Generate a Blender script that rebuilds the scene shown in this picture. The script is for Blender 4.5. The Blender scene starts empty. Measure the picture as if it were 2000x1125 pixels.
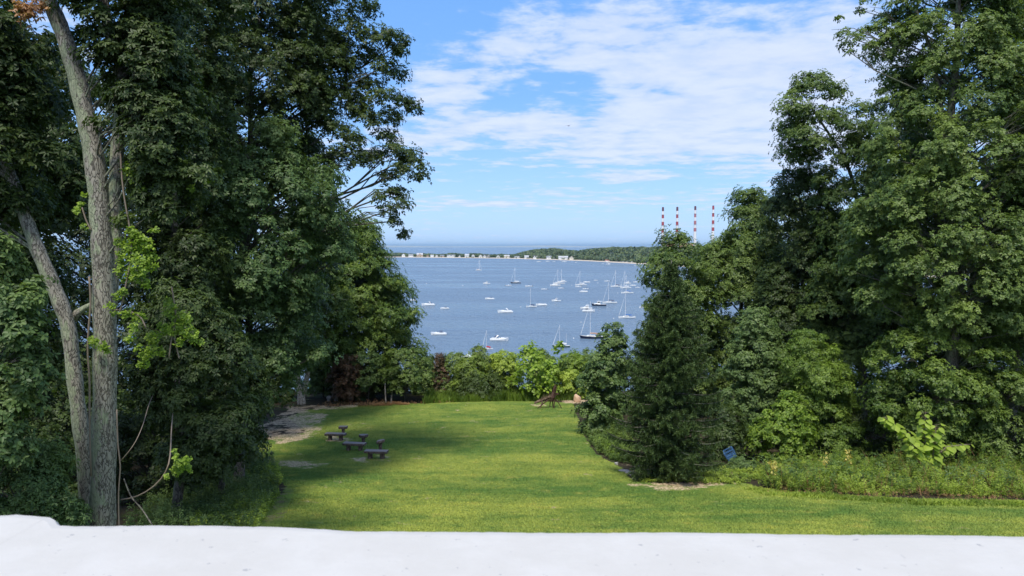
import bpy, math, random
import numpy as np
from mathutils import Vector
R = math.radians
rng = np.random.default_rng(7)
random.seed(7)
SC = bpy.context.scene
COL = SC.collection

# ------------------------------------------------------------------ camera, sky, sun, exposure
CAMH = 38.0                       # eye height above the harbour water (z = 0)
F = 1444.0                        # focal length in photo pixels (photo is 2000 wide)
PITCH = math.atan((562.5 - 481) / F)
cam = bpy.data.cameras.new('camera'); camo = bpy.data.objects.new('camera', cam); COL.objects.link(camo)
cam.sensor_width = 36; cam.lens = 36 * F / 2000; cam.clip_start = 0.05; cam.clip_end = 90000
camo.location = (0, 0, CAMH); camo.rotation_euler = (R(90) - PITCH, 0, 0)
cam.dof.use_dof = True; cam.dof.focus_distance = 45; cam.dof.aperture_fstop = 16
SC.camera = camo

SUN_EL, SUN_AZ = 60.0, -168.0      # azimuth from +Y (the view), clockwise: from the left, a little behind
SUN_STRENGTH, SKY_STRENGTH, EXPOSURE = 3.1, 0.13, 0.44
w = bpy.data.worlds.new("World"); SC.world = w; w.use_nodes = True
NT = w.node_tree; NT.nodes.clear()
def N(nt, typ, **kw):
    n = nt.nodes.new(typ)
    for k, v in kw.items():
        if k.startswith('i_'):
            n.inputs[k[2:].replace('_', ' ')].default_value = v
        else: setattr(n, k, v)
    return n
def mth(nt, op, a, b=None, c=None, clamp=False):
    n = nt.nodes.new('ShaderNodeMath'); n.operation = op; n.use_clamp = clamp
    for i, x in enumerate((a, b, c)):
        if x is None: continue
        if isinstance(x, (int, float)): n.inputs[i].default_value = x
        else: nt.links.new(x, n.inputs[i])
    return n.outputs[0]
def mixc(nt, fac, a, b, typ='MIX'):
    n = nt.nodes.new('ShaderNodeMix'); n.data_type = 'RGBA'; n.blend_type = typ
    for s, x in ((n.inputs[0], fac), (n.inputs[6], a), (n.inputs[7], b)):
        if isinstance(x, (int, float)): s.default_value = x
        elif isinstance(x, (tuple, list)): s.default_value = (*x[:3], 1)
        else: nt.links.new(x, s)
    return n.outputs[2]
def smooth(nt, x, lo, hi, a=0.0, b=1.0):
    n = nt.nodes.new('ShaderNodeMapRange'); n.interpolation_type = 'SMOOTHSTEP'
    nt.links.new(x, n.inputs[0])
    for i, v in zip((1, 2, 3, 4), (lo, hi, a, b)): n.inputs[i].default_value = v
    return n.outputs[0]
def noise(nt, vec, scale, detail=4, rough=.5, dist=0.0, out='Fac'):
    n = nt.nodes.new('ShaderNodeTexNoise')
    n.inputs['Scale'].default_value = scale; n.inputs['Detail'].default_value = detail
    n.inputs['Roughness'].default_value = rough; n.inputs['Distortion'].default_value = dist
    if vec is not None: nt.links.new(vec, n.inputs['Vector'])
    return n.outputs[out]

sky = N(NT, 'ShaderNodeTexSky', sky_type='NISHITA', sun_disc=False, sun_elevation=R(SUN_EL), sun_rotation=R(SUN_AZ),
        altitude=20, air_density=1.0, dust_density=0.6, ozone_density=2.2)
tc = N(NT, 'ShaderNodeTexCoord')
sep = N(NT, 'ShaderNodeSeparateXYZ'); NT.links.new(tc.outputs['Generated'], sep.inputs[0])
X, Y_, Z = sep.outputs
zc = mth(NT, 'MAXIMUM', Z, 0.0)
den = mth(NT, 'ADD', zc, 0.05)
cx = mth(NT, 'DIVIDE', X, den); cy = mth(NT, 'DIVIDE', Y_, den)
comb = N(NT, 'ShaderNodeCombineXYZ'); NT.links.new(cx, comb.inputs[0]); NT.links.new(cy, comb.inputs[1])
yabs = mth(NT, 'MAXIMUM', Y_, 0.2)
ax = mth(NT, 'DIVIDE', X, yabs); az = mth(NT, 'DIVIDE', Z, yabs)      # tangents of bearing and elevation
def blob(cu, cv, su, sv, amp):     # a region of the sky with more or less cloud
    a = (cu - 1000) / F; b = (481 - cv) / F
    dx = mth(NT, 'MULTIPLY', mth(NT, 'SUBTRACT', ax, a), F / su)
    dz = mth(NT, 'MULTIPLY', mth(NT, 'SUBTRACT', az, b), F / sv)
    s = mth(NT, 'ADD', mth(NT, 'MULTIPLY', dx, dx), mth(NT, 'MULTIPLY', dz, dz))
    return mth(NT, 'MULTIPLY', mth(NT, 'EXPONENT', mth(NT, 'MULTIPLY', s, -1.0)), amp)
n1 = noise(NT, comb.outputs[0], 1.0, 10, .6, 0.25)
n2 = noise(NT, comb.outputs[0], 3.4, 8, .62, 0.15)
cov = mth(NT, 'ADD', mth(NT, 'MULTIPLY', n1, 0.70), mth(NT, 'ADD', mth(NT, 'MULTIPLY', n2, 0.95), -.345))
for b in [(1500, 170, 330, 150, .26), (1180, 100, 300, 70, .16), (880, 190, 60, 40, .14), (1250, 200, 200, 60, .10), (1130, 270, 330, 48, .18), (860, 275, 90, 24, .12), (1080, 150, 60, 22, -.08), (1330, 60, 30, 22, -.10), (960, 240, 110, 30, .10), (1500, 280, 260, 60, .10),
          (900, 130, 130, 60, .08), (700, 0, 220, 110, -.25), (900, 20, 90, 40, -.05), (1400, -15, 120, 26, -.16), (1070, 185, 110, 30, -.20), (850, 350, 700, 22, -.10), (1230, 345, 110, 12, .16),
          (1000, 395, 330, 16, .08), (945, 398, 60, 8, .13), (1220, 350, 75, 11, .12), (1150, 323, 34, 7, .14), (1150, 395, 80, 6, .08), (1000, 440, 900, 28, -.06), (1000, 330, 250, 14, -.05)]:
    cov = mth(NT, 'ADD', cov, blob(*b))
cov = mth(NT, 'ADD', cov, smooth(NT, Y_, -.2, .7, .16, 0.0))  # unseen cloud added behind the view to make the fill light less blue
mask = smooth(NT, cov, 0.47, 0.69)
core = smooth(NT, cov, 0.60, 0.86)
skyc = N(NT, 'ShaderNodeHueSaturation'); skyc.inputs['Saturation'].default_value = 1.12; skyc.inputs['Value'].default_value = 1.32
NT.links.new(sky.outputs[0], skyc.inputs['Color'])
gr_ = N(NT, 'ShaderNodeValToRGB'); NT.links.new(az, gr_.inputs[0]); NT.links.new(mth(NT, 'MAXIMUM', Z, 0.0), gr_.inputs[0])
cr = gr_.color_ramp; cr.elements[0].position = 0; cr.elements[0].color = (.290, .490, .80, 1); cr.elements[1].position = 1; cr.elements[1].color = (.085, .20, .52, 1)
for p_, c_ in ((.08, (.235, .435, .78)), (.20, (.150, .345, .74)), (.36, (.125, .310, .69))):
    e_ = cr.elements.new(p_); e_.color = (*c_, 1)
grad = mixc(NT, 1.0, gr_.outputs[0], (8.0, 8.0, 8.0), 'MULTIPLY')
sky_t = mixc(NT, 0.82, skyc.outputs[0], grad)
cloudc = mixc(NT, core, (4.1, 4.75, 6.2), (4.8, 5.15, 6.1))
cloudc = mixc(NT, smooth(NT, n2, .35, .7), mixc(NT, 1.0, cloudc, (.90, .92, .96), 'MULTIPLY'), cloudc)
final = mixc(NT, mth(NT, 'MULTIPLY', mask, 0.80), sky_t, cloudc)
bg = N(NT, 'ShaderNodeBackground'); bg.inputs['Strength'].default_value = SKY_STRENGTH
NT.links.new(final, bg.inputs[0])
wo = N(NT, 'ShaderNodeOutputWorld'); NT.links.new(bg.outputs[0], wo.inputs[0])

sl = bpy.data.lights.new('sun', 'SUN'); so = bpy.data.objects.new('sun', sl); COL.objects.link(so)
sl.energy = SUN_STRENGTH; sl.angle = R(13); sl.color = (1.0, 0.95, 0.86)
SD = Vector((math.sin(R(SUN_AZ)) * math.cos(R(SUN_EL)), math.cos(R(SUN_AZ)) * math.cos(R(SUN_EL)), math.sin(R(SUN_EL))))
so.rotation_euler = SD.to_track_quat('Z', 'Y').to_euler()
SC.view_settings.view_transform = 'Standard'; SC.view_settings.look = 'None'
SC.view_settings.exposure = EXPOSURE; SC.view_settings.gamma = 1; SC.view_settings.use_curve_mapping = False
SC.render.engine = 'CYCLES'
cy_ = SC.cycles
cy_.max_bounces = 5; cy_.diffuse_bounces = 3; cy_.glossy_bounces = 3; cy_.transmission_bounces = 3; cy_.transparent_max_bounces = 4
cy_.caustics_reflective = False; cy_.caustics_refractive = False

# ------------------------------------------------------------------ photo pixel -> point in the place
cp, sp = math.cos(PITCH), math.sin(PITCH)
def ray(u, v):
    dx = (u - 1000) / F; dy = (562.5 - v) / F
    return np.array([dx, cp + dy * sp, -sp + dy * cp])
def at(u, v, Y):
    d = ray(u, v); return np.array([0, 0, CAMH]) + d * (Y / d[1])
def on_water(u, v):
    d = ray(u, v); return np.array([0, 0, CAMH]) + d * (CAMH / -d[2])
_py = [-40, 0, 10, 17, 24, 33, 42, 50, 60, 68, 74, 90, 115, 140, 200, 400]
_pz = [-6.4, -6.8, -7.3, -8.1, -9.4, -11.15, -12.2, -12.9, -13.5, -13.9, -14.6, -20, -31, -38.5, -42, -42]
def gz(x, y):
    x = np.asarray(x, float); y = np.asarray(y, float)
    z = CAMH + np.interp(y, _py, _pz)
    far = np.clip((np.abs(x) - 25) / 60, 0, 1)
    return z + 0.10 * np.sin(x * .21 + 1) * np.sin(y * .17) + 0.04 * np.sin(x * .9) * np.cos(y * .8) * far
def on_ground(u, v):
    d = ray(u, v); t0 = 5.0
    for t in np.arange(5, 160, .1):
        p = np.array([0, 0, CAMH]) + d * t
        if p[2] <= gz(p[0], p[1]): return p
    return p
def nrm(a): return a / np.maximum(np.linalg.norm(a, axis=-1, keepdims=True), 1e-9)

# ------------------------------------------------------------------ materials
def new_mat(name):
    m = bpy.data.materials.new(name); m.use_nodes = True; nt = m.node_tree
    return m, nt, nt.nodes['Principled BSDF'], nt.nodes['Material Output']
def flat(name, col, rough=.6, metal=0, var=.12, scale=3.0, spec=.5):
    m, nt, p, o = new_mat(name)
    g = N(nt, 'ShaderNodeTexCoord').outputs['Object']
    n = noise(nt, g, scale, 4, .6)
    c = mixc(nt, n, tuple(x * (1 - var) for x in col), tuple(min(1, x * (1 + var)) for x in col))
    nt.links.new(c, p.inputs['Base Color']); p.inputs['Roughness'].default_value = rough
    p.inputs['Metallic'].default_value = metal; p.inputs['Specular IOR Level'].default_value = spec
    return m
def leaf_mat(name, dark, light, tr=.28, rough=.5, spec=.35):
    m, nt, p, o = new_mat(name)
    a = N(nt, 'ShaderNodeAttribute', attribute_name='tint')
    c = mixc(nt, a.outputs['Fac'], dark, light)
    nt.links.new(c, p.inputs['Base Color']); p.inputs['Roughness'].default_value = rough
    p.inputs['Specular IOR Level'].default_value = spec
    t = N(nt, 'ShaderNodeBsdfTranslucent')
    nt.links.new(mixc(nt, 1.0, c, (1.5, 1.6, .7), 'MULTIPLY'), t.inputs[0])
    mx = N(nt, 'ShaderNodeMixShader'); mx.inputs[0].default_value = tr
    nt.links.new(p.outputs[0], mx.inputs[1]); nt.links.new(t.outputs[0], mx.inputs[2]); nt.links.new(mx.outputs[0], o.inputs[0])
    return m
G = {
 'oak_shade': leaf_mat('oak_leaf_shaded', (0.028, 0.054, 0.013), (0.085, 0.126, 0.028)),  # leaf colour darkened to carry the shade inside the woods
 'oak': leaf_mat('broad_leaf', (0.053, 0.102, 0.023), (0.191, 0.264, 0.059)),
 'bluegreen': leaf_mat('cool_leaf', (0.049, 0.101, 0.031), (0.162, 0.235, 0.067)),
 'olive': leaf_mat('olive_leaf', (0.057, 0.107, 0.017), (0.226, 0.310, 0.052)),
 'fresh': leaf_mat('fresh_leaf', (0.078, 0.142, 0.024), (0.266, 0.369, 0.059), .35),
 'lime': leaf_mat('lime_leaf', (0.146, 0.230, 0.026), (0.399, 0.507, 0.072), .4),
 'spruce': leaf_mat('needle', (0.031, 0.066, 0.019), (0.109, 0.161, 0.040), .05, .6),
 'rust': leaf_mat('rust_leaf', (0.048, 0.050, 0.022), (0.180, 0.094, 0.054)),
 'dead': leaf_mat('dead_leaf', (0.250, 0.128, 0.065), (0.531, 0.312, 0.170)),
 'weed': leaf_mat('weed_leaf', (0.113, 0.189, 0.029), (0.402, 0.491, 0.076), .3),
 'vine': leaf_mat('vine_leaf', (0.109, 0.185, 0.026), (0.344, 0.469, 0.065), .4),
 'wood_far': leaf_mat('far_leaf', (0.037, 0.066, 0.028), (0.133, 0.175, 0.062), .1),
}
def bark_mat(name, a, b, lichen=None, sc=9.0, lich_amt=.55):
    m, nt, p, o = new_mat(name)
    g = N(nt, 'ShaderNodeTexCoord').outputs['Object']
    mp = N(nt, 'ShaderNodeMapping'); mp.inputs['Scale'].default_value = (1, 1, .30); nt.links.new(g, mp.inputs[0])
    n0 = noise(nt, mp.outputs[0], sc, 6, .72, .35)
    vo = N(nt, 'ShaderNodeTexVoronoi', feature='DISTANCE_TO_EDGE'); vo.inputs['Scale'].default_value = sc * 1.3; nt.links.new(mixc(nt, .35, mp.outputs[0], noise(nt, mp.outputs[0], 5, 3, .5, 0, 'Color')), vo.inputs['Vector'])
    n = mth(nt, 'ADD', mth(nt, 'MULTIPLY', n0, .62), mth(nt, 'MULTIPLY', smooth(nt, vo.outputs['Distance'], 0, .14), .30))
    c = mixc(nt, smooth(nt, n, .36, .66), a, b)
    if lichen:
        mp2 = N(nt, 'ShaderNodeMapping'); mp2.inputs['Scale'].default_value = (1, 1, .4); nt.links.new(g, mp2.inputs[0])
        sx = N(nt, 'ShaderNodeSeparateXYZ'); nt.links.new(N(nt, 'ShaderNodeNewGeometry').outputs['Normal'], sx.inputs[0])
        l = mth(nt, 'SUBTRACT', noise(nt, mp2.outputs[0], 3.2, 8, .75, .3), mth(nt, 'MULTIPLY', sx.outputs[0], .12))
        l = smooth(nt, l, lich_amt - .03, lich_amt + .03)
        c = mixc(nt, mth(nt, 'MULTIPLY', l, .85), c, mixc(nt, n, tuple(x * .55 for x in lichen), lichen))
    nt.links.new(c, p.inputs['Base Color']); p.inputs['Roughness'].default_value = .9
    bp = N(nt, 'ShaderNodeBump'); bp.inputs['Strength'].default_value = .8; bp.inputs['Distance'].default_value = .05
    nt.links.new(n, bp.inputs['Height']); nt.links.new(bp.outputs[0], p.inputs['Normal'])
    return m
BARK = bark_mat('oak_bark', (.095, .085, .066), (.33, .305, .25), (.37, .42, .26), 15, .51)
BARK2 = bark_mat('grey_bark', (.05, .045, .037), (.15, .135, .11), (.17, .21, .13), 8, .56)
BARKP = bark_mat('pale_bark', (.22, .19, .16), (.52, .48, .42), None, 6)
VINE = flat('vine_stem', (.20, .16, .12), .9)

# ------------------------------------------------------------------ mesh helpers
class MB:
    def __init__(s): s.v = []; s.f = []; s.m = []
    def add(s, vs, fs, mi=0):
        o = len(s.v); s.v += [tuple(map(float, p)) for p in vs]
        s.f += [tuple(i + o for i in f) for f in fs]; s.m += [mi] * len(fs)
    def box(s, x0, x1, y0, y1, z0, z1, mi=0, taper=0.0, tx=None):
        t = taper; q = t if tx is None else tx
        s.add([(x0, y0, z0), (x1, y0, z0), (x1, y1, z0), (x0, y1, z0), (x0 + q, y0 + t, z1), (x1 - q, y0 + t, z1), (x1 - q, y1 - t, z1), (x0 + q, y1 - t, z1)],
              [(0, 3, 2, 1), (4, 5, 6, 7), (0, 1, 5, 4), (1, 2, 6, 5), (2, 3, 7, 6), (3, 0, 4, 7)], mi)
    def tube(s, pts, rad, sides=8, mi=0, cap=True, jit=0.0):
        pts = np.asarray(pts, float); n = len(pts)
        if np.isscalar(rad): rad = [rad] * n
        tg = nrm(np.gradient(pts, axis=0)); ref = np.array([0, 0, 1.0]) if abs(tg[0][2]) < .9 else np.array([1.0, 0, 0])
        vs = []; 
        for i in range(n):
            a = np.cross(tg[i], ref); a /= max(np.linalg.norm(a), 1e-6); b = np.cross(tg[i], a)
            for k in range(sides):
                th = 2 * math.pi * k / sides
                r = rad[i] * (1 + (random.uniform(-jit, jit) if jit else 0))
                vs.append(pts[i] + (a * math.cos(th) + b * math.sin(th)) * r)
        fs = [(i * sides + k, i * sides + (k + 1) % sides, (i + 1) * sides + (k + 1) % sides, (i + 1) * sides + k) for i in range(n - 1) for k in range(sides)]
        if cap: fs += [tuple(range(sides))[::-1], tuple((n - 1) * sides + k for k in range(sides))]
        s.add(vs, fs, mi)
    def build(s, name, mats, parent=None, smooth=False):
        me = bpy.data.meshes.new(name); me.from_pydata(s.v, [], s.f)
        for m in (mats if isinstance(mats, (list, tuple)) else [mats]): me.materials.append(m)
        me.polygons.foreach_set('material_index', s.m)
        if smooth: me.polygons.foreach_set('use_smooth', [True] * len(s.f))
        me.update(); o = bpy.data.objects.new(name, me); COL.objects.link(o)
        if parent: o.parent = parent
        return o
def tag(o, label=None, cat=None, group=None, kind=None):
    if label: o['label'] = label
    if cat: o['category'] = cat
    if group: o['group'] = group
    if kind: o['kind'] = kind
    return o
def empty(name, loc, rz=0, label=None, cat=None, group=None):
    o = bpy.data.objects.new(name, None); COL.objects.link(o); o.location = tuple(map(float, loc)); o.rotation_euler = (0, 0, rz)
    o.empty_display_size = .2
    return tag(o, label, cat, group)
def fast_mesh(name, V, nper, mat, tint=None, parent=None, faces=None):
    """V: (n, nper, 3); each element is nper verts; faces: list of index tuples (all the same length) per element"""
    n = len(V); faces = faces or [tuple(range(nper))]; fl = len(faces[0])
    me = bpy.data.meshes.new(name); me.vertices.add(n * nper); me.vertices.foreach_set('co', V.reshape(-1).astype(np.float32))
    idx = (np.arange(n)[:, None, None] * nper + np.array(faces)[None]).reshape(-1).astype(np.int32)
    nf = n * len(faces)
    me.loops.add(nf * fl); me.loops.foreach_set('vertex_index', idx)
    me.polygons.add(nf); me.polygons.foreach_set('loop_start', np.arange(nf, dtype=np.int32) * fl)
    if tint is not None:
        at_ = me.attributes.new('tint', 'FLOAT', 'FACE'); at_.data.foreach_set('value', np.repeat(tint, len(faces)).astype(np.float32))
    me.materials.append(mat); me.update(calc_edges=True)
    o = bpy.data.objects.new(name, me); COL.objects.link(o)
    if parent: o.parent = parent
    return o

def leaves(C, D, k, L, W, droop=.3, flatn=.35, tint=None, quality=1):
    """k leaves round each twig tip C with outward direction D; returns V, tint"""
    m = len(C); D = nrm(D)
    t1 = nrm(np.cross(D, rng.normal(size=(m, 3)))); t2 = np.cross(D, t1)
    C = np.repeat(C, k, 0); D = np.repeat(D, k, 0); t1 = np.repeat(t1, k, 0); t2 = np.repeat(t2, k, 0)
    n = m * k
    ang = np.tile(np.arange(k) * 2 * math.pi / k, m) + rng.uniform(-.4, .4, n)
    A = D * rng.uniform(.0, 2 * flatn, n)[:, None] + t1 * np.cos(ang)[:, None] + t2 * np.sin(ang)[:, None]
    A[:, 2] -= droop * rng.uniform(.3, 1.6, n); A = nrm(A)
    B = nrm(np.cross(A, D + rng.normal(scale=.25, size=(n, 3)))); Nn = np.cross(B, A)
    Ls = (L * rng.uniform(.7, 1.25, n))[:, None]; Ws = (W * rng.uniform(.8, 1.2, n))[:, None]
    base = C + A * Ls * .12
    tip = C + A * Ls - Nn * Ls * rng.uniform(.0, .25, n)[:, None]
    if quality == 2:
        V = np.stack([base, C + A * Ls * .42 + B * Ws * .46 + Nn * Ws * .15, C + A * Ls * .78 + B * Ws * .36 + Nn * Ws * .05 - Nn * Ls * .06, tip,
                      C + A * Ls * .78 - B * Ws * .36 + Nn * Ws * .05 - Nn * Ls * .06, C + A * Ls * .42 - B * Ws * .46 + Nn * Ws * .15], 1)
    else:
        V = np.stack([base, C + A * Ls * .55 + B * Ws * .5 + Nn * Ws * .12, tip, C + A * Ls * .55 - B * Ws * .5 + Nn * Ws * .12], 1)
    tt = np.repeat(tint if tint is not None else np.full(m, .4), k) + rng.normal(scale=.2, size=n)
    return V, np.clip(tt, 0, 1)
def leaf_obj(name, V, t, mat, parent, quality=1):
    return fast_mesh(name, V, 6 if quality == 2 else 4, mat, t, parent, [(0, 1, 2, 3), (0, 3, 4, 5)] if quality == 2 else None)

QD = 2.0            # foliage density
def tree(name, label, cat, Y, rows, mat, lr=.9, L=.16, asp=.5, layers=5.0, trunk=None, tw=.22, bark=None, extra=(), group=None, quality=1,
         depth=.8, flat_=.55, k=6, droop=.3, limb=.5, base=None, tbias=.4, tdy=0.0, sub='crown', stems=None, fill=1.0, seed=None, no_trunk=False):
    rows = sorted(rows); v0, v1 = rows[0][0], rows[-1][0]
    vs = np.array([r[0] for r in rows], float)
    P = [(at((r[1] + r[2]) / 2, r[0], Y), (r[2] - r[1]) / 2 / F * Y) for r in rows]
    zz = np.array([p[0][2] for p in P]); xx = np.array([p[0][0] for p in P]); rr = np.array([p[1] for p in P])
    zf = zz[::-1]; xf = xx[::-1]; rf = rr[::-1]
    area = np.trapezoid(2 * rr, -zz) if hasattr(np, 'trapezoid') else np.trapz(2 * rr, -zz)
    nl = max(6, int(fill * 2.7 * area / (math.pi * lr * lr * flat_ * 1.3)))
    # lobes of foliage
    lob = []; tries = 0
    zs_w = np.linspace(zf[0], zf[-1], 60); wgt = np.interp(zs_w, zf, rf) + lr * .3; wgt /= wgt.sum()
    while len(lob) < nl and tries < nl * 30:
        tries += 1
        z = rng.choice(zs_w, p=wgt) + rng.uniform(-.3, .3); l = lr * rng.choice([.5, .75, 1.0, 1.35], p=[.25, .3, .25, .2]) * rng.uniform(.85, 1.15)
        z = min(max(z, zf[0] + l * .3), zf[-1] - l * .7)
        xc = np.interp(z, zf, xf); r = np.interp(z, zf, rf)
        th = rng.uniform(0, 2 * math.pi)
        if math.sin(th) > .35 and rng.random() < .55: continue
        rad = max(0.0, r - l * .78) * (rng.uniform(.2, 1) ** .45)
        dep = min(depth * r, 5.5)
        p = np.array([xc + rad * math.cos(th), Y + rad / max(r, .01) * dep * math.sin(th), z])
        if any((abs(p[0] - q[0]) + abs(p[1] - q[1]) * .8 + abs(p[2] - q[2]) * 1.2) < .55 * (l + q[3]) for q in lob[-400:]) and tries < nl * 20: continue
        lob.append((*p, l))
    EX = 1.35 if name == 'overhanging_oak' else 1.1
    for e in extra:
        p = at(e[0], e[1], Y + rng.uniform(-.8, .8)); lob.append((*p, e[2] / F * Y * EX))
    lob = np.array(lob); m = len(lob)
    la = L * L * asp * .58
    tot_area = area + sum(math.pi * (e[2] / F * Y) ** 2 for e in extra)
    ntot = int(QD * layers * tot_area / la)
    wl = lob[:, 3] ** 2; per = np.maximum(3, (ntot / k * wl / wl.sum())).astype(int)
    li = np.repeat(np.arange(m), per); q = len(li)
    dirs = nrm(rng.normal(size=(q, 3)) * np.array([1, 1, .8]) + np.array([0, -.1, .28]))
    rad = rng.uniform(.15, 1.0, q) ** .5 * (1 + .35 * np.sin(dirs[:, 0] * 5 + li) * np.cos(dirs[:, 1] * 4 + li * 1.7))
    # lobes slope down away from the trunk axis
    outv = lob[:, :3] - np.stack([np.interp(lob[:, 2], zf, xf), np.full(m, Y), lob[:, 2]], 1); outn = nrm(outv)
    off = dirs * (rad * lob[li, 3])[:, None] * rng.uniform(.75, 1.35, (m, 3))[li]; off[:, 2] *= flat_ + .15
    off += rng.normal(scale=.12, size=off.shape) * lob[li, 3][:, None]
    off[:, 2] -= (off[:, 0] * outn[li, 0] + off[:, 1] * outn[li, 1]) * rng.uniform(-.1, .4, m)[li]
    C = lob[li, :3] + off
    D = nrm(dirs * .6 + outn[li] * .3 + np.array([0, 0, .55]))
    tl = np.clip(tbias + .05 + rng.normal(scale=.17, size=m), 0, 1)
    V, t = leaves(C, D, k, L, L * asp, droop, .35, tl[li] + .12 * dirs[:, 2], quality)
    # trunk and limbs
    mb = MB()
    zbot = zz.min(); ztop = zz.max()
    if trunk:
        pts = [at(a, b, Y + tdy) for a, b, c in trunk]; rd = [c / 2 / F * (Y + tdy) for a, b, c in trunk]
    else:
        bx = xx[-1] if base is None else at(base, 500, Y)[0]
        pts = [np.array([bx, Y, 0])] ; n_ = 7
        gz0 = float(gz(bx, Y)) - .3
        pts = []; rd = []
        for i in range(n_):
            t_ = i / (n_ - 1); z = gz0 + (ztop * .88 + zbot * .12 - gz0) * t_
            xt = bx + (np.interp(z, zf, xf) - bx) * t_
            pts.append(np.array([xt + rng.normal(scale=.06) * i, Y + rng.normal(scale=.05) * i, z])); rd.append(tw * (1 - .8 * t_))
    pts = np.array(pts)
    if not no_trunk:
        # resample for smoothness
        s_ = np.linspace(0, len(pts) - 1, (len(pts) - 1) * 4 + 1); i_ = np.arange(len(pts))
        pr = np.stack([np.interp(s_, i_, pts[:, c]) for c in range(3)], 1); rr_ = np.interp(s_, i_, rd)
        if len(pr) > 8:
            ker = np.array([.25, .5, .25])
            for _ in range(2):
                for c in range(3): pr[1:-1, c] = np.convolve(pr[:, c], ker, 'valid')
        mb.tube(pr, rr_ * (1 + .05 * np.sin(np.arange(len(rr_)) * 1.7)), 20 if Y < 22 else 9, jit=.035)
    for st in (stems or ()):
        mb.tube([at(a, b, Y + .15 + tdy) for a, b, c in st], [c / 2 / F * (Y + tdy) for a, b, c in st], 12 if Y < 22 else 7, jit=.04)
    zmin_l = pts[:, 2].min() + .25 * (pts[:, 2].max() - pts[:, 2].min())
    tz = pts[:, 2]; srt = np.argsort(tz)
    for j in range(m):
        if rng.random() > limb: continue
        c = lob[j, :3]
        hd = math.hypot(c[0] - np.interp(c[2], tz[srt], pts[srt, 0]), c[1] - Y)
        z0 = min(max(c[2] - .55 * hd - .3, zmin_l), tz.max())
        a = np.array([np.interp(z0, tz[srt], pts[srt, 0]), np.interp(z0, tz[srt], pts[srt, 1]), z0])
        d = c - a; ln = np.linalg.norm(d)
        if ln < .3: continue
        wob = rng.normal(scale=.05 * ln, size=(2, 3))
        ps = [a, a + d * .33 + (0, 0, .06 * ln) + wob[0], a + d * .66 + (0, 0, .07 * ln) + wob[1], c, c + d / ln * lob[j, 3] * .6 - (0, 0, lob[j, 3] * .1)]
        r0 = min(.009 * ln + .010, tw * .4)
        mb.tube(ps, [r0, r0 * .75, r0 * .5, r0 * .3, r0 * .12], 5, cap=False)
        for q_ in range(2):
            e = c + rng.normal(size=3) * lob[j, 3] * np.array([.7, .7, .35])
            mb.tube([ps[2], (ps[2] + e) / 2 + (0, 0, .05 * ln), e], [r0 * .4, r0 * .25, r0 * .1], 4, cap=False)
    p0 = pts[0]; root = empty(name, (p0[0], p0[1], p0[2]), 0, label, cat, group)
    off0 = np.array(p0)
    if mb.v:
        mb.v = [tuple(np.array(p) - off0) for p in mb.v]
        mb.build('trunk', bark or BARK2, root, True)
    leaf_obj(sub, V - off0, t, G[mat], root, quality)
    return root

# ------------------------------------------------------------------ ground, water, far land
def pip(px, py, poly):
    ins = np.zeros(px.shape, bool); n = len(poly)
    for i in range(n):
        x1, y1 = poly[i]; x2, y2 = poly[(i + 1) % n]
        c = ((y1 > py) != (y2 > py)) & (px < (x2 - x1) * (py - y1) / (y2 - y1 + 1e-12) + x1)
        ins ^= c
    return ins
def gpoly(pts): return [tuple(on_ground(u, v)[:2]) for u, v in pts]
LAWN = gpoly([(470, 1040), (520, 990), (560, 955), (540, 925), (500, 900), (500, 870), (545, 850), (600, 845), (560, 815), (600, 800), (700, 792), (820, 788), (900, 783), (1000, 781), (1120, 786),
              (1135, 845), (1165, 888), (1215, 915), (1235, 940), (1330, 950), (1450, 943), (1500, 954), (1620, 965), (1800, 975), (2050, 979)])
LAWN += [(40, 20), (40, 2), (-8, 2), (-8.5, 16)]
DRY = [gpoly(p) for p in ([(500, 832), (560, 800), (640, 808), (632, 835), (600, 858), (545, 868), (505, 850)], [(500, 892), (560, 897), (640, 903), (655, 902), (640, 910), (590, 918), (530, 908)],
       [(688, 893), (712, 891), (722, 898), (702, 906)], [(1215, 946), (1290, 943), (1420, 940), (1445, 947), (1380, 956), (1260, 957)], [(1204, 919), (1245, 915), (1262, 922), (1240, 929)],
       [(1095, 781), (1150, 781), (1150, 789), (1100, 788)], [(560, 792), (700, 790), (700, 796), (560, 806)], [(1030, 789), (1068, 790), (1066, 794), (1030, 793)], [(772, 1016), (800, 1016), (800, 1022), (772, 1022)], [(596, 1019), (632, 1018), (632, 1024), (600, 1025)],
       [(735, 888), (765, 892), (760, 899), (738, 899)], [(1370, 920), (1450, 915), (1460, 925), (1380, 930)], [(640, 846), (690, 858), (685, 868), (640, 862)])]
DUST = [gpoly([(470, 1040), (520, 985), (560, 950), (575, 960), (560, 1000), (540, 1040)])]
xs = np.concatenate([np.arange(-400, -70, 12), np.arange(-70, -34, 2), np.arange(-34, 34, .25), np.arange(34, 70, 2), np.arange(70, 401, 12)])
ys = np.concatenate([np.arange(-60, 14, 2), np.arange(14, 70, .25), np.arange(70, 150, 2), np.arange(150, 300, 15)])
GX, GY = np.meshgrid(xs, ys); GZ = gz(GX, GY)
def blur(a, k):
    for _ in range(k):
        b = np.pad(a, 1, mode='edge'); a = (b[1:-1, 1:-1] * 2 + b[:-2, 1:-1] + b[2:, 1:-1] + b[1:-1, :-2] + b[1:-1, 2:]) / 6
    return a
lawn_m = blur(pip(GX, GY, LAWN).astype(float), 3)
dry_m = np.zeros_like(GX)
for p in DRY: dry_m = np.maximum(dry_m, pip(GX, GY, p))
dust_m = np.zeros_like(GX)
for p in DUST: dust_m = np.maximum(dust_m, pip(GX, GY, p))
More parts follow.
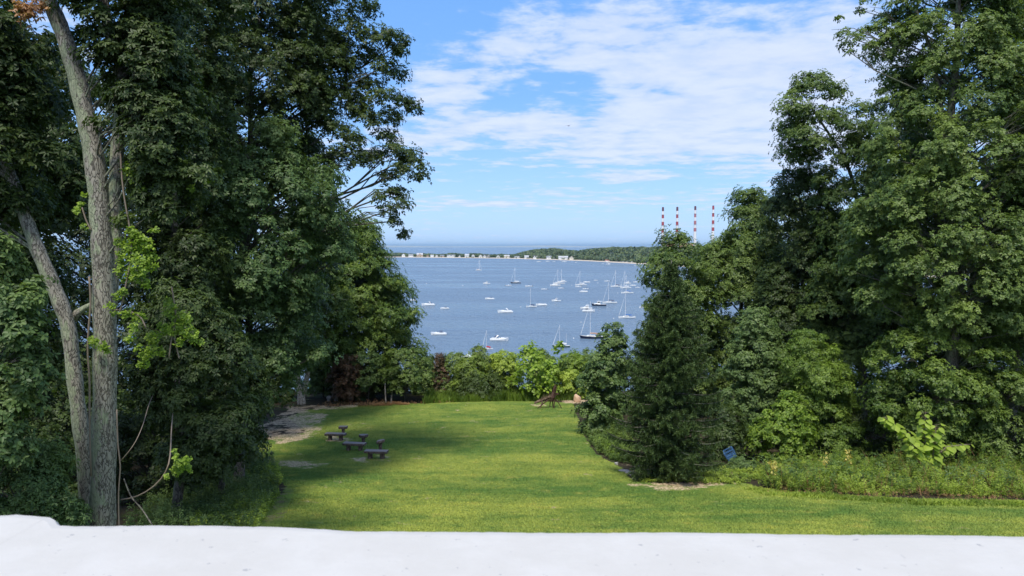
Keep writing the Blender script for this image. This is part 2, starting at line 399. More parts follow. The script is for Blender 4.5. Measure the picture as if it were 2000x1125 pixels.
dry_m = blur(dry_m, 3); dust_m = blur(dust_m, 5)
ny, nx = GX.shape
me = bpy.data.meshes.new('ground'); V = np.stack([GX, GY, GZ], -1).reshape(-1, 3)
idx = np.arange(nx * ny).reshape(ny, nx); q = np.stack([idx[:-1, :-1], idx[:-1, 1:], idx[1:, 1:], idx[1:, :-1]], -1).reshape(-1, 4)
me.vertices.add(len(V)); me.vertices.foreach_set('co', V.reshape(-1).astype(np.float32))
me.loops.add(q.size); me.loops.foreach_set('vertex_index', q.reshape(-1).astype(np.int32))
me.polygons.add(len(q)); me.polygons.foreach_set('loop_start', np.arange(len(q), dtype=np.int32) * 4)
for nm, a in (('lawn', lawn_m), ('dry', dry_m), ('dust', dust_m)):
    at_ = me.attributes.new(nm, 'FLOAT', 'POINT'); at_.data.foreach_set('value', a.reshape(-1).astype(np.float32))
me.polygons.foreach_set('use_smooth', [True] * len(q)); me.update(calc_edges=True)
def lawn_color(nt, pos):
    big = noise(nt, pos, .16, 3, .55, .4); mid = noise(nt, pos, .9, 5, .65, .2); fine = noise(nt, pos, 14, 4, .75)
    mps = N(nt, 'ShaderNodeMapping'); mps.inputs['Scale'].default_value = (.10, .5, 1); mps.inputs['Rotation'].default_value = (0, 0, .35); nt.links.new(pos, mps.inputs[0])
    st = noise(nt, mps.outputs[0], 1.0, 4, .6)
    f = mth(nt, 'ADD', mth(nt, 'MULTIPLY', big, .45), mth(nt, 'ADD', mth(nt, 'MULTIPLY', mid, .25), mth(nt, 'MULTIPLY', st, .3)))
    c = mixc(nt, smooth(nt, f, .38, .64), (.085, .165, .034), (.268, .318, .062))
    c = mixc(nt, mth(nt, 'MULTIPLY', smooth(nt, mid, .56, .72), .5), c, (.300, .290, .070))
    c = mixc(nt, mth(nt, 'MULTIPLY', smooth(nt, noise(nt, pos, 2.4, 5, .75, .3), .60, .70), .45), c, (.30, .24, .10))
    c = mixc(nt, mth(nt, 'MULTIPLY', smooth(nt, noise(nt, pos, 1.1, 6, .7, .5), .58, .66), .5), c, (.055, .13, .03))
    return mixc(nt, smooth(nt, fine, .25, .75), mixc(nt, 1.0, c, (.66, .70, .66), 'MULTIPLY'), mixc(nt, 1.0, c, (1.32, 1.26, 1.25), 'MULTIPLY')), mid, fine
m, nt, p, o = new_mat('ground')
pos = N(nt, 'ShaderNodeNewGeometry').outputs['Position']
gc, mid, fine = lawn_color(nt, pos)
A = lambda n_: N(nt, 'ShaderNodeAttribute', attribute_name=n_).outputs['Fac']
edge = mth(nt, 'ADD', mth(nt, 'MULTIPLY', noise(nt, pos, 1.6, 6, .7), .5), mth(nt, 'MULTIPLY', noise(nt, pos, .7, 4, .6, .6), .5))
soil = mixc(nt, noise(nt, pos, 3, 6, .7), (.022, .019, .012), (.07, .055, .036))
soil = mixc(nt, smooth(nt, noise(nt, pos, .8, 5, .7), .5, .65), soil, (.05, .075, .02))
dryc = mixc(nt, smooth(nt, noise(nt, pos, 7, 6, .8), .38, .62), (.30, .21, .12), (.80, .62, .42))
dustc = mixc(nt, smooth(nt, noise(nt, pos, 9, 5, .8), .35, .65), (.09, .10, .03), (.30, .22, .15))
lm = smooth(nt, mth(nt, 'ADD', A('lawn'), mth(nt, 'MULTIPLY', mth(nt, 'SUBTRACT', edge, .5), 1.8)), .38, .62)
dm = smooth(nt, mth(nt, 'ADD', A('dry'), mth(nt, 'MULTIPLY', mth(nt, 'SUBTRACT', edge, .5), 6.0)), .55, 1.05)
um = mth(nt, 'MULTIPLY', smooth(nt, mth(nt, 'ADD', A('dust'), mth(nt, 'MULTIPLY', mth(nt, 'SUBTRACT', edge, .5), 6.0)), .6, 1.1), .8)
c = mixc(nt, lm, soil, gc); c = mixc(nt, um, c, dustc); c = mixc(nt, mth(nt, 'MULTIPLY', dm, .85), c, dryc)
nt.links.new(c, p.inputs['Base Color']); p.inputs['Roughness'].default_value = .95; p.inputs['Specular IOR Level'].default_value = .1
bp = N(nt, 'ShaderNodeBump'); bp.inputs['Strength'].default_value = .9; bp.inputs['Distance'].default_value = .05
nt.links.new(fine, bp.inputs['Height']); nt.links.new(bp.outputs[0], p.inputs['Normal'])
me.materials.append(m)
g = bpy.data.objects.new('ground', me); COL.objects.link(g); g['kind'] = 'structure'

# short grass on the lawn
nb = 680000
yb = 21 * (64 / 21) ** rng.random(nb); xb = rng.uniform(-1, 1, nb) * (yb * .62 + 3) + yb * .03
ok = pip(xb, yb, LAWN) & (rng.random(nb) > .0)
for p_ in DRY + DUST: ok &= ~(pip(xb, yb, p_) & (rng.random(nb) < .85))
xb, yb = xb[ok], yb[ok]; zb = gz(xb, yb); nb = len(xb)
h = rng.uniform(.02, .05, nb); ang = rng.uniform(0, 2 * math.pi, nb); wd = .008 + .0003 * yb
lean = rng.normal(scale=.04, size=(nb, 2))
V = np.zeros((nb, 3, 3)); dx, dy = np.cos(ang) * wd, np.sin(ang) * wd
V[:, 0] = np.stack([xb - dx, yb - dy, zb - .01], 1); V[:, 1] = np.stack([xb + dx, yb + dy, zb - .01], 1); V[:, 2] = np.stack([xb + lean[:, 0], yb + lean[:, 1], zb + h], 1)
m, nt, p, o = new_mat('grass_blade')
gc, _, _ = lawn_color(nt, N(nt, 'ShaderNodeNewGeometry').outputs['Position'])
nt.links.new(mixc(nt, N(nt, 'ShaderNodeAttribute', attribute_name='tint').outputs['Fac'], gc, mixc(nt, 1.0, gc, (1.5, 1.35, 1.1), 'MULTIPLY')), p.inputs['Base Color'])
p.inputs['Roughness'].default_value = .7; p.inputs['Specular IOR Level'].default_value = .2
gr = fast_mesh('lawn_grass', V, 3, m, rng.random(nb)); tag(gr, 'short mown green grass of the sloping lawn', 'grass', kind='stuff')

# water: one sheet to the horizon
me = bpy.data.meshes.new('water'); S = 70000
me.from_pydata([(-S, -2000, 0), (S, -2000, 0), (S, S, 0), (-S, S, 0)], [], [(0, 1, 2, 3)])
m, nt, p, o = new_mat('harbour_water')
pos = N(nt, 'ShaderNodeNewGeometry').outputs['Position']
mp = N(nt, 'ShaderNodeMapping'); mp.inputs['Scale'].default_value = (.55, 1, 1); nt.links.new(pos, mp.inputs[0])
mp3 = N(nt, 'ShaderNodeMapping'); mp3.inputs['Scale'].default_value = (.35, 1, 1); nt.links.new(pos, mp3.inputs[0])
patch = noise(nt, mp3.outputs[0], .012, 5, .6)
w1 = noise(nt, mp.outputs[0], .55, 5, .62, .3)
w2 = noise(nt, mp.outputs[0], .13, 3, .5)
mp4 = N(nt, 'ShaderNodeMapping'); mp4.inputs['Scale'].default_value = (.30, .16, 1); nt.links.new(pos, mp4.inputs[0])
mp5 = N(nt, 'ShaderNodeMapping'); mp5.inputs['Scale'].default_value = (.022, .034, 1); nt.links.new(pos, mp5.inputs[0])
w3 = noise(nt, mp4.outputs[0], 1.0, 4, .6, .0); w4 = noise(nt, mp5.outputs[0], 1.0, 6, .7, .0)
hgt = mth(nt, 'ADD', mth(nt, 'ADD', w1, mth(nt, 'MULTIPLY', w2, 1.6)), mth(nt, 'ADD', mth(nt, 'MULTIPLY', w3, 1.8), mth(nt, 'MULTIPLY', w4, 7.0)))
bp = N(nt, 'ShaderNodeBump'); bp.inputs['Strength'].default_value = 1.0; bp.inputs['Distance'].default_value = 1.7
nt.links.new(hgt, bp.inputs['Height']); nt.links.new(bp.outputs[0], p.inputs['Normal'])
c = mixc(nt, smooth(nt, patch, .35, .65), (.130, .200, .280), (.172, .245, .330))
nt.links.new(c, p.inputs['Base Color']); nt.links.new(smooth(nt, patch, .35, .65, .16, .48), p.inputs['Roughness']); p.inputs['IOR'].default_value = 1.33
p.inputs['Specular IOR Level'].default_value = .40
me.materials.append(m); wt = bpy.data.objects.new('water', me); COL.objects.link(wt); wt['kind'] = 'structure'

# far shore: sand bar rising into a wooded headland
SHU = np.array([500, 780, 900, 1000, 1040, 1100, 1150, 1200, 1265, 1330, 1500, 1750, 2100], float)
SHV = np.array([502.0, 502.6, 503.8, 505.2, 506.4, 508.2, 510.2, 513, 516.8, 521, 530, 540, 552], float)
HTU = np.array([500, 780, 985, 1010, 1040, 1060, 1082, 1100, 1122, 1135, 1160, 1190, 1280, 1350, 1500, 2100], float)
HTV = np.array([500, 500, 500, 495.5, 489, 487.0, 486, 489, 491, 489, 486.5, 484.5, 483.5, 483, 481, 479], float)
us = np.linspace(500, 2100, 240)
sh = np.array([on_water(u, np.interp(u, SHU, SHV)) for u in us])
rows_ = []
DEP = [0, 14, 30, 60, 110, 170, 260, 420, 520]
for i, u in enumerate(us):
    b = nrm(sh[i][:2]); Y0 = sh[i][1]
    back = 1.0 if u > 985 else 0.0
    k_ = min(1, max(0, (u - 960) / 60))
    top = CAMH - (np.interp(u, HTU, HTV) - 481) / F * (Y0 + 260) - 8       # land under the trees
    top = max(2.2, top) * k_ + 2.2 * (1 - k_)
    prof = [-.6, 1.0, 1.7, 2.2, 2.2 + (top - 2.2) * .35, 2.2 + (top - 2.2) * .8, top, top * .9, -1]
    if k_ < .5: prof = [-.6, 1.0, 1.7, 2.1, 2.2, 1.6, -.6, -1, -1.2]
    rows_.append([(sh[i][0] + b[0] * d, sh[i][1] + b[1] * d, z) for d, z in zip(DEP, prof)])
nd = len(DEP); me = bpy.data.meshes.new('far_terrain')
V = [p for r in rows_ for p in r]
fs = [(i * nd + j, (i + 1) * nd + j, (i + 1) * nd + j + 1, i * nd + j + 1) for i in range(len(us) - 1) for j in range(1, nd - 1)]
me.from_pydata(V, [], fs); m, nt, p, o = new_mat('far_soil'); pos = N(nt, 'ShaderNodeNewGeometry').outputs['Position']
nt.links.new(mixc(nt, noise(nt, pos, .05, 5, .6), (.05, .075, .03), (.12, .12, .06)), p.inputs['Base Color']); me.materials.append(m)
o = bpy.data.objects.new('far_terrain', me); COL.objects.link(o); o['kind'] = 'structure'
me = bpy.data.meshes.new('beach')
V = []
for r in rows_:
    a, b, c = map(np.array, (r[0], r[1], r[2])); V += [a - (0, 0, 1), (a + b) / 2 + (0, 0, .25), b + (0, 0, .3), c + (0, 0, .2), c + (0, 0, -1)]
fs = [(i * 5 + j, (i + 1) * 5 + j, (i + 1) * 5 + j + 1, i * 5 + j + 1) for i in range(len(us) - 1) for j in range(4)]
me.from_pydata([tuple(v) for v in V], [], fs); m, nt, p, o = new_mat('sand'); pos = N(nt, 'ShaderNodeNewGeometry').outputs['Position']
nt.links.new(mixc(nt, noise(nt, pos, .04, 5, .7), (.42, .35, .27), (.66, .56, .46)), p.inputs['Base Color']); p.inputs['Roughness'].default_value = .95
me.materials.append(m); o = bpy.data.objects.new('beach', me); COL.objects.link(o); o['kind'] = 'structure'
def land(u, d):
    """ground point d metres behind the far shoreline at bearing u"""
    i = np.interp(u, us, np.arange(len(us))); i0 = int(min(i, len(us) - 2)); f = i - i0
    a = np.array([np.interp(d, DEP, [p[c] for p in rows_[i0]]) for c in range(3)]); b = np.array([np.interp(d, DEP, [p[c] for p in rows_[i0 + 1]]) for c in range(3)])
    return a * (1 - f) + b * f
# wooded mass on the far land
C = []; Rr = []
def far_lump(u, d, r): 
    p = land(u, d); C.append((p[0], p[1], p[2] + r * .45)); Rr.append(r)
for _ in range(1150): 
    u = rng.uniform(690, 1010); gap = math.sin(u * .13) + math.sin(u * .041 + 2) + rng.normal(scale=.5)
    if gap < -1.35: continue
    far_lump(u, rng.uniform(46, 120), rng.uniform(5, 8.2) * (1.25 if gap > .8 else 1))
for _ in range(60): far_lump(rng.uniform(785, 1130), rng.uniform(20, 27), rng.uniform(1.6, 3.0))
for _ in range(2600):
    u = 985 + 900 * rng.random() ** 1.35; d = rng.uniform(42, 420)
    kk = min(1, (u - 975) / 60); far_lump(u, d if u > 1060 else rng.uniform(42, 110 + 250 * kk), rng.uniform(5, 9.5) * (.7 + .3 * kk))
C = np.array(C); Rr = np.array(Rr); per = 46
dirs = nrm(rng.normal(size=(len(C) * per, 3)) + np.array([0, -.35, .35])); rr_ = np.repeat(Rr, per)
Cc = np.repeat(C, per, 0) + dirs * rr_[:, None] * rng.uniform(.75, 1.05, len(dirs))[:, None] * np.array([1, 1, .85])
tt = np.repeat(np.clip(.42 + rng.normal(scale=.24, size=len(C)), 0, 1), per)
Vl, tl = leaves(Cc, dirs, 1, 2.6, 2.1, .0, .2, tt); 

t1 = nrm(np.cross(dirs, rng.normal(size=dirs.shape))); t2 = np.cross(dirs, t1); s_ = (rr_ * rng.uniform(.2, .36, len(dirs)))[:, None]
Vl = np.stack([Cc - t1 * s_, Cc - t2 * s_ * .8, Cc + t1 * s_ + dirs * s_ * .3, Cc + t2 * s_ * .8 - dirs * s_ * .2], 1)
o = fast_mesh('far_woods', Vl, 4, G['wood_far'], tl); tag(o, 'dense green woods covering the far headland and sand bar', 'woods', kind='stuff')
# coast on the other side of the sound
mb = MB(); n_ = 160; D0 = 26000
xs_ = np.linspace(-16000, 16000, n_)
hh = 25 + 45 * np.abs(np.sin(xs_ * .0004 + 1)) * (.6 + .4 * np.sin(xs_ * .0013)) + 20 * np.clip(-xs_ / 9000, -1, 1)
hh = np.maximum(hh, 6)
vs = []
for x_, h_ in zip(xs_, hh): vs += [(x_, D0, -2), (x_, D0 + 900, h_), (x_, D0 + 4000, h_ * .8), (x_, D0 + 5000, -2)]
mb.add(vs, [(i * 4 + j, (i + 1) * 4 + j, (i + 1) * 4 + j + 1, i * 4 + j + 1) for i in range(n_ - 1) for j in range(3)])
o = mb.build('far_hills', flat('far_hill_hazed', (.34, .36, .33), .9, scale=.001), None, True); o['kind'] = 'structure'  # pale colour carries part of the distance haze

# ------------------------------------------------------------------ white balcony wall under the camera
m, nt, p, o = new_mat('white_paint'); g_ = N(nt, 'ShaderNodeTexCoord').outputs['Object']
sp_ = smooth(nt, noise(nt, g_, 75, 3, .6), .66, .72); sp2 = smooth(nt, noise(nt, g_, 8, 5, .7), .35, .7)
mp = N(nt, 'ShaderNodeMapping'); mp.inputs['Scale'].default_value = (2, 14, 8); nt.links.new(g_, mp.inputs[0])
stn = smooth(nt, noise(nt, mp.outputs[0], 2.0, 6, .7, .5), .60, .80)
c = mixc(nt, sp2, (.515, .492, .450), (.560, .538, .500)); c = mixc(nt, mth(nt, 'MULTIPLY', stn, .35), c, (.62, .60, .56)); c = mixc(nt, mth(nt, 'MULTIPLY', sp_, .75), c, (.26, .26, .27)); c = mixc(nt, mth(nt, 'MULTIPLY', smooth(nt, noise(nt, g_, 22, 4, .7, .5), .70, .74), .6), c, (.33, .31, .29))
nt.links.new(c, p.inputs['Base Color']); p.inputs['Roughness'].default_value = .75
bp = N(nt, 'ShaderNodeBump'); bp.inputs['Strength'].default_value = .35; bp.inputs['Distance'].default_value = .0015
nt.links.new(noise(nt, g_, 70, 5, .7), bp.inputs['Height']); nt.links.new(bp.outputs[0], p.inputs['Normal'])
WHITE = m
LZ = CAMH - .30
def ledge_pt(u, v):
    d = ray(u, v); t = -.30 / d[2]; return d * t + np.array([0, 0, CAMH])
LU = np.array([-900, -100, 0, 40, 80, 104, 114, 119, 124, 170, 300, 420, 500, 560, 640, 700, 850, 1000, 1300, 1500, 1700, 2000, 2100, 2900], float)
LV = np.array([1000, 1007, 1008, 1007, 1009, 1011, 1016, 1024, 1027, 1028, 1028, 1028, 1029, 1030, 1034, 1038, 1040, 1040, 1041, 1043, 1045, 1048, 1049, 1057], float)
uu = np.sort(np.concatenate([np.linspace(-900, 2900, 300), LU[4:9]])); vv = np.interp(uu, LU, LV) - 8.5 + rng.normal(scale=.35, size=len(uu)) + .8 * np.sin(uu * .013) * (uu > 150)
root = empty('balcony', (0, .4, LZ - 1), 0, 'white painted balcony wall with a chipped ledge across the bottom of the view', 'balcony')
O = np.array([0, .4, LZ - 1]); mb = MB(); vs = []; nr = 0
for u, v in zip(uu, vv):
    e = ledge_pt(u, v); e[2] = LZ
    r_ = .012
    ring = [(e[0], .12, LZ - .06), (e[0], .12, LZ), (e[0], .45, LZ), (e[0], e[1] - r_ * 1.6, LZ), (e[0], e[1] - r_ * .6, LZ - r_ * .15), (e[0], e[1] - .001, LZ - r_ * .6), (e[0], e[1], LZ - r_ * 1.6), (e[0], e[1] - .004, LZ - .07)]
    nr = len(ring); vs += [np.array(q_) - O for q_ in ring]
mb.add(vs, [(i * nr + j, (i + 1) * nr + j, (i + 1) * nr + j + 1, i * nr + j + 1) for i in range(len(uu) - 1) for j in range(nr - 1)] +
       [(i * nr + nr - 1, (i + 1) * nr + nr - 1, (i + 1) * nr, i * nr) for i in range(len(uu) - 1)])
mb.build('ledge', WHITE, root, False)
mb = MB(); mb.box(-2.4, 2.4, .16, .70, CAMH - 10 - O[2], LZ - .06 - .002 - O[2]); 
mb.v = [(x, y - .4, z) for x, y, z in mb.v]; mb.build('wall', WHITE, root)
mb = MB(); mb.box(-2.4, 2.4, -3, .158, CAMH - 10 - O[2], CAMH - 1.55 - O[2]); mb.v = [(x, y - .4, z) for x, y, z in mb.v]; mb.build('floor_slab', flat('deck_concrete', (.35, .34, .32), .9), root)

# ------------------------------------------------------------------ boats
GW = flat('white_hull', (.80, .80, .78), .3, var=.04); NAVY = flat('navy_hull', (.012, .018, .045), .25); GREENH = flat('green_hull', (.012, .07, .06), .3)
DECK = flat('cream_deck', (.62, .60, .55), .6, var=.05); GLASS = flat('dark_glass', (.02, .025, .035), .12); ALU = flat('mast_alu', (.72, .72, .72), .4, .0, .03)
CANV = {'navy': flat('navy_canvas', (.02, .03, .09), .9), 'blue': flat('blue_canvas', (.05, .16, .42), .9), 'red': flat('red_canvas', (.50, .03, .035), .9), 'tan': flat('tan_canvas', (.50, .30, .20), .9),
        'purple': flat('purple_canvas', (.055, .04, .09), .9), 'white': GW, 'black': flat('black_canvas', (.015, .015, .018), .9)}
RAILM = flat('boot_stripe', (.25, .03, .03), .5)
HULLS = {'white': GW, 'navy': NAVY, 'green': GREENH}
def hull(L, B, fb, sail, mat, root, stripe=True):
    mb = MB(); n = 12; S_ = []
    for i in range(n + 1):
        t = i / n; x = -L / 2 + L * t
        b = B / 2 * ((.72 if sail else .93) + (.28 if sail else .07) * math.sin(min(1, t * 2) * math.pi / 2)) * (1 - max(0, (t - .45) / .55) ** 2.2)
        h = fb * (1 + .35 * (t - .3) ** 2 * 3 * (1 if sail else 1.3))
        wl = b * (.8 if sail else .85); xo = (0.045 * L * t if t > .8 else 0) * .6
        S_.append([(x - xo * .8, -wl * .6, -.25), (x - xo * .5, -wl, .05), (x + xo * .2, -b, h * .6), (x + xo, -b, h), (x + xo, b, h), (x + xo * .2, b, h * .6), (x - xo * .5, wl, .05), (x - xo * .8, wl * .6, -.25)])
    vs = [p for s in S_ for p in s]; fs = []; mi = []
    for i in range(n):
        for j in (0, 1, 2, 4, 5, 6): fs.append((i * 8 + j, (i + 1) * 8 + j, (i + 1) * 8 + j + 1, i * 8 + j + 1)); 
    mb.add(vs, fs, 0)
    mb.add(vs, [(i * 8 + 3, (i + 1) * 8 + 3, (i + 1) * 8 + 4, i * 8 + 4) for i in range(n)], 1)
    mb.add(vs, [tuple(range(8))], 0)
    mb.build('hull', [mat, DECK if sail else GW], root)
NB = [0]
def place(u, v, heading, label, cat, group, name):
    p = on_water(u, v); NB[0] += 1
    return empty(name, (p[0], p[1], 0), heading, label, cat, group), p[1]
def head(d): return {'l': math.pi, 'r': 0}[d[0]] + {'': 0, '+': .3, '-': -.3, '2': .7, '3': -.7}[d[1:]]
def sailboat(u, v, lpx, vtop, d, label, hullc='white', cover='navy', mizzen=False, jib=True, um=None, group='sailboats at their moorings'):
    root, Y = place(u, v, head(d), label, 'sailboat', group, 'sailboat')
    L = lpx / F * Y; H = (v - vtop) / F * Y; B = L * .3; fb = L * .085
    hull(L, B, fb, True, HULLS[hullc], root)
    mb = MB(); mb.box(-L * .12, L * .24, -B * .26, B * .26, fb * 1.02, fb * 1.02 + L * .05, taper=L * .01, tx=L * .035); mb.build('cabin', GW, root)
    for s in (-1, 1): mb = MB(); mb.box(-L * .08, L * .17, s * B * .262 - .02, s * B * .262 + .02, fb * 1.02 + L * .018, fb * 1.02 + L * .034); mb.build('window', GLASS, root)
    mx = L * .09; mr = max(.075, .00026 * Y)
    mb = MB(); mb.tube([(mx, 0, fb * .9), (mx, 0, H)], [mr, mr * .8], 6); 
    for f_ in (.5, .78): mb.box(mx - .05, mx + .05, -B * .22, B * .22, H * f_, H * f_ + .06)
    mb.build('mast', ALU, root)
    mb = MB(); bz = fb + L * .105; mb.tube([(mx, 0, bz), (-L * .33, 0, bz - .05)], mr * .8, 6); bm = mb.build('boom', ALU, root)
    mb = MB(); mb.tube([(mx, 0, bz + .28), (-L * .1, 0, bz + .24), (-L * .32, 0, bz + .12)], [.26, .22, .12], 8); mb.build('sail_cover', CANV[cover], bm)
    mb = MB(); bow = (L * .49, 0, fb * 1.3)
    sr = max(.02, .00007 * Y)
    for a, b in ((bow, (mx, 0, H * .985)), ((-L * .48, 0, fb), (mx, 0, H)), ((mx, -B * .45, fb), (mx, 0, H * .97)), ((mx, B * .45, fb), (mx, 0, H * .97))): mb.tube([a, b], sr * .6, 3)
    mb.build('rigging', ALU, root)
    if jib:
        mb = MB(); a, b = np.array(bow), np.array((mx, 0, H * .97)); mb.tube([a + (b - a) * .05, a + (b - a) * .3, a + (b - a) * .94], [max(.08, sr * 1.6), max(.09, sr * 1.7), sr * .9], 6)
        mb.build('furled_jib', CANV[{'white': 'white', 'green': 'white', 'navy': 'white'}[hullc]] if cover != 'black' else CANV['black'], root)
    if mizzen:
        mb = MB(); mb.tube([(-L * .3, 0, fb), (-L * .3, 0, H * .62)], [mr * .7, mr * .5], 6); mb.build('mizzen_mast', ALU, root)
    mb = MB(); mb.box(-L * .3, -L * .14, -B * .22, B * .22, fb + L * .075, fb + L * .085)
    for a in (-.3, -.15):
        for s in (-1, 1): mb.tube([(L * a, s * B * .2, fb * .9), (L * a, s * B * .2, fb + L * .078)], .03, 4)
    mb.build('spray_hood', CANV[cover], root)
    return root
def motorboat(u, v, lpx, d, label, hullc='white', kind='cruiser', canvas='navy', group='motorboats at their moorings'):
    root, Y = place(u, v, head(d), label, 'motorboat', group, 'motorboat')
    L = lpx / F * Y; B = L * .34; fb = L * .10
    hull(L, B, fb, False, HULLS[hullc], root)
    if kind == 'skiff':
        mb = MB(); mb.box(-L * .05, L * .06, -B * .15, B * .15, fb, fb + L * .09, taper=L * .01); mb.build('console', GW, root)
        mb = MB(); mb.box(-L * .55, -L * .48, -B * .1, B * .1, -.1, fb + L * .09, taper=.03); mb.build('outboard_motor', CANV['black'], root)
        if canvas != 'white':
            mb = MB(); mb.box(-L * .2, L * .12, -B * .32, B * .32, fb + L * .20, fb + L * .215)
            for a in (-.17, .09):
                for s in (-1, 1): mb.tube([(L * a, s * B * .3, fb * .9), (L * a, s * B * .3, fb + L * .2)], .03, 4)
            mb.build('canopy', CANV[canvas], root)
        return root
    # foredeck, cabin, windscreen
    mb = MB(); mb.box(-L * .10, L * .36, -B * .36, B * .36, fb, fb + L * .075, taper=L * .02, tx=L * .10); mb.build('foredeck', GW, root)
    if kind == 'pilot':
        mb = MB(); mb.box(-L * .1, L * .15, -B * .32, B * .32, fb + .01, fb + L * .20, taper=L * .012, tx=L * .03); mb.box(-L * .2, L * .14, -B * .34, B * .34, fb + L * .2, fb + L * .215); cb = mb.build('cabin', GW, root)
        for s in (-1, 1): mb = MB(); mb.box(-L * .06, L * .10, s * B * .315 - .03, s * B * .315 + .03, fb + L * .10, fb + L * .16); mb.build('window', GLASS, cb)
        mb = MB(); mb.box(L * .125, L * .14, -B * .26, B * .26, fb + L * .10, fb + L * .16); mb.build('window', GLASS, cb)
        mb = MB(); mb.tube([(0, 0, fb + L * .21), (0, 0, fb + L * .38)], .05, 5); mb.build('antenna', ALU, root)
    elif kind == 'fly':
        mb = MB(); mb.box(-L * .22, L * .16, -B * .36, B * .36, fb + .01, fb + L * .15, taper=L * .012, tx=L * .04); mb.box(-L * .2, L * .05, -B * .3, B * .3, fb + L * .15, fb + L * .2, taper=L * .01); cb = mb.build('cabin', GW, root)
        for s in (-1, 1): mb = MB(); mb.box(-L * .17, L * .09, s * B * .352 - .03, s * B * .352 + .03, fb + L * .075, fb + L * .125); mb.build('window', GLASS, cb)
        mb = MB(); mb.box(-L * .2, L * .0, -B * .28, B * .28, fb + L * .29, fb + L * .30)
        for a in (-.18, -.02):
            for s in (-1, 1): mb.tube([(L * a, s * B * .26, fb + L * .15), (L * a, s * B * .26, fb + L * .295)], .04, 4)
        mb.build('canopy', CANV[canvas], root)
    else:
        mb = MB(); mb.add([(L * .14, -B * .3, fb + L * .05), (L * .03, -B * .32, fb + L * .13), (L * .03, B * .32, fb + L * .13), (L * .14, B * .3, fb + L * .05), (L * .11, -B * .28, fb + L * .05), (L * .01, -B * .3, fb + L * .125), (L * .01, B * .3, fb + L * .125), (L * .11, B * .28, fb + L * .05)],
                          [(0, 1, 2, 3), (4, 7, 6, 5), (0, 4, 5, 1), (3, 2, 6, 7), (1, 5, 6, 2), (0, 3, 7, 4)]); mb.build('windscreen', GLASS, root)
        mb = MB(); 
        for s in (-1, 1): mb.box(-L * .42, L * .08, s * B * .40 - .1, s * B * .40 + .1, fb, fb + L * .055)
        mb.box(-L * .42, -L * .3, -B * .3, B * .3, fb, fb + L * .05, taper=.04); mb.build('cockpit', GW, root)
        if kind == 'arch':
            mb = MB()
            for s in (-1, 1): mb.tube([(-L * .22, s * B * .38, fb), (-L * .12, s * B * .34, fb + L * .15), (-L * .06, s * B * .3, fb + L * .185)], [.26, .22, .18], 5)
            mb.box(-L * .12, -L * .03, -B * .32, B * .32, fb + L * .175, fb + L * .195); mb.build('radar_arch', GW, root)
        if canvas:
            mb = MB(); mb.box(-L * .26, -L * .02, -B * .33, B * .33, fb + L * .135, fb + L * .155, taper=L * .01)
            for s in (-1, 1): mb.tube([(-L * .15, s * B * .3, fb), (-L * .15, s * B * .3, fb + L * .14)], .04, 4)
            mb.build('canopy', CANV[canvas], root)
    mb = MB()
    for s in (-1, 1): mb.tube([(L * .1, s * B * .44, fb + L * .05), (L * .35, s * B * .28, fb + L * .08), (L * .48, s * B * .02, fb * 1.45 + L * .05)], .025, 4)
    mb.build('bow_rail', ALU, root)
    return root

sailboat(935, 528.3, 12, 508, 'r', 'small white sailboat alone nearest the sand bar houses', cover='tan')
sailboat(1007.5, 553.3, 20, 522.5, 'l', 'dark hulled sailboat with white furled jib at the middle distance', 'navy', 'white')
sailboat(952, 682.5, 21, 644.5, 'l', 'white sailboat with red sail cover just above the hedge', cover='red')
sailboat(1038, 599.8, 21, 563, 'l', 'white sailboat with navy sail cover beside a low white cabin cruiser', jib=False)
sailboat(1098, 551, 17, 526, 'l', 'white sailboat with right one of two close parallel masts', cover='white', jib=False)
sailboat(1091.5, 554.5, 23, 526, 'l', 'white sailboat with left one of two close parallel masts', cover='white')
sailboat(1134.5, 557.5, 22, 529, 'l', 'white sailboat beside small light blue boat', cover='white')
sailboat(1204, 560.5, 22, 528, 'l', 'white sailboat with dark sail cover in front of the low far beach', cover='navy')
sailboat(1222, 563, 21, 528.5, 'l', 'white sailboat moored just behind the blue striped boat', cover='white')
sailboat(1225, 573, 24, 537, 'l', 'white sailboat with dark blue canvas roof near right tree edge', cover='blue')
sailboat(1224.5, 621.5, 33, 572, 'l', 'large white sailboat half hidden by the spruce top twigs', cover='blue')
sailboat(1191, 592.3, 28, 551, 'l', 'white sailboat with dark blue sail cover and black forestay', cover='navy')
sailboat(1157, 661, 48, 588, 'l', 'large black hulled sailboat with tan boom cover, nearest big yacht', 'navy', 'tan')
sailboat(1096, 678, 34, 634, 'l', 'dark green two masted ketch partly hidden by vine leaves', 'green', 'white', mizzen=True)
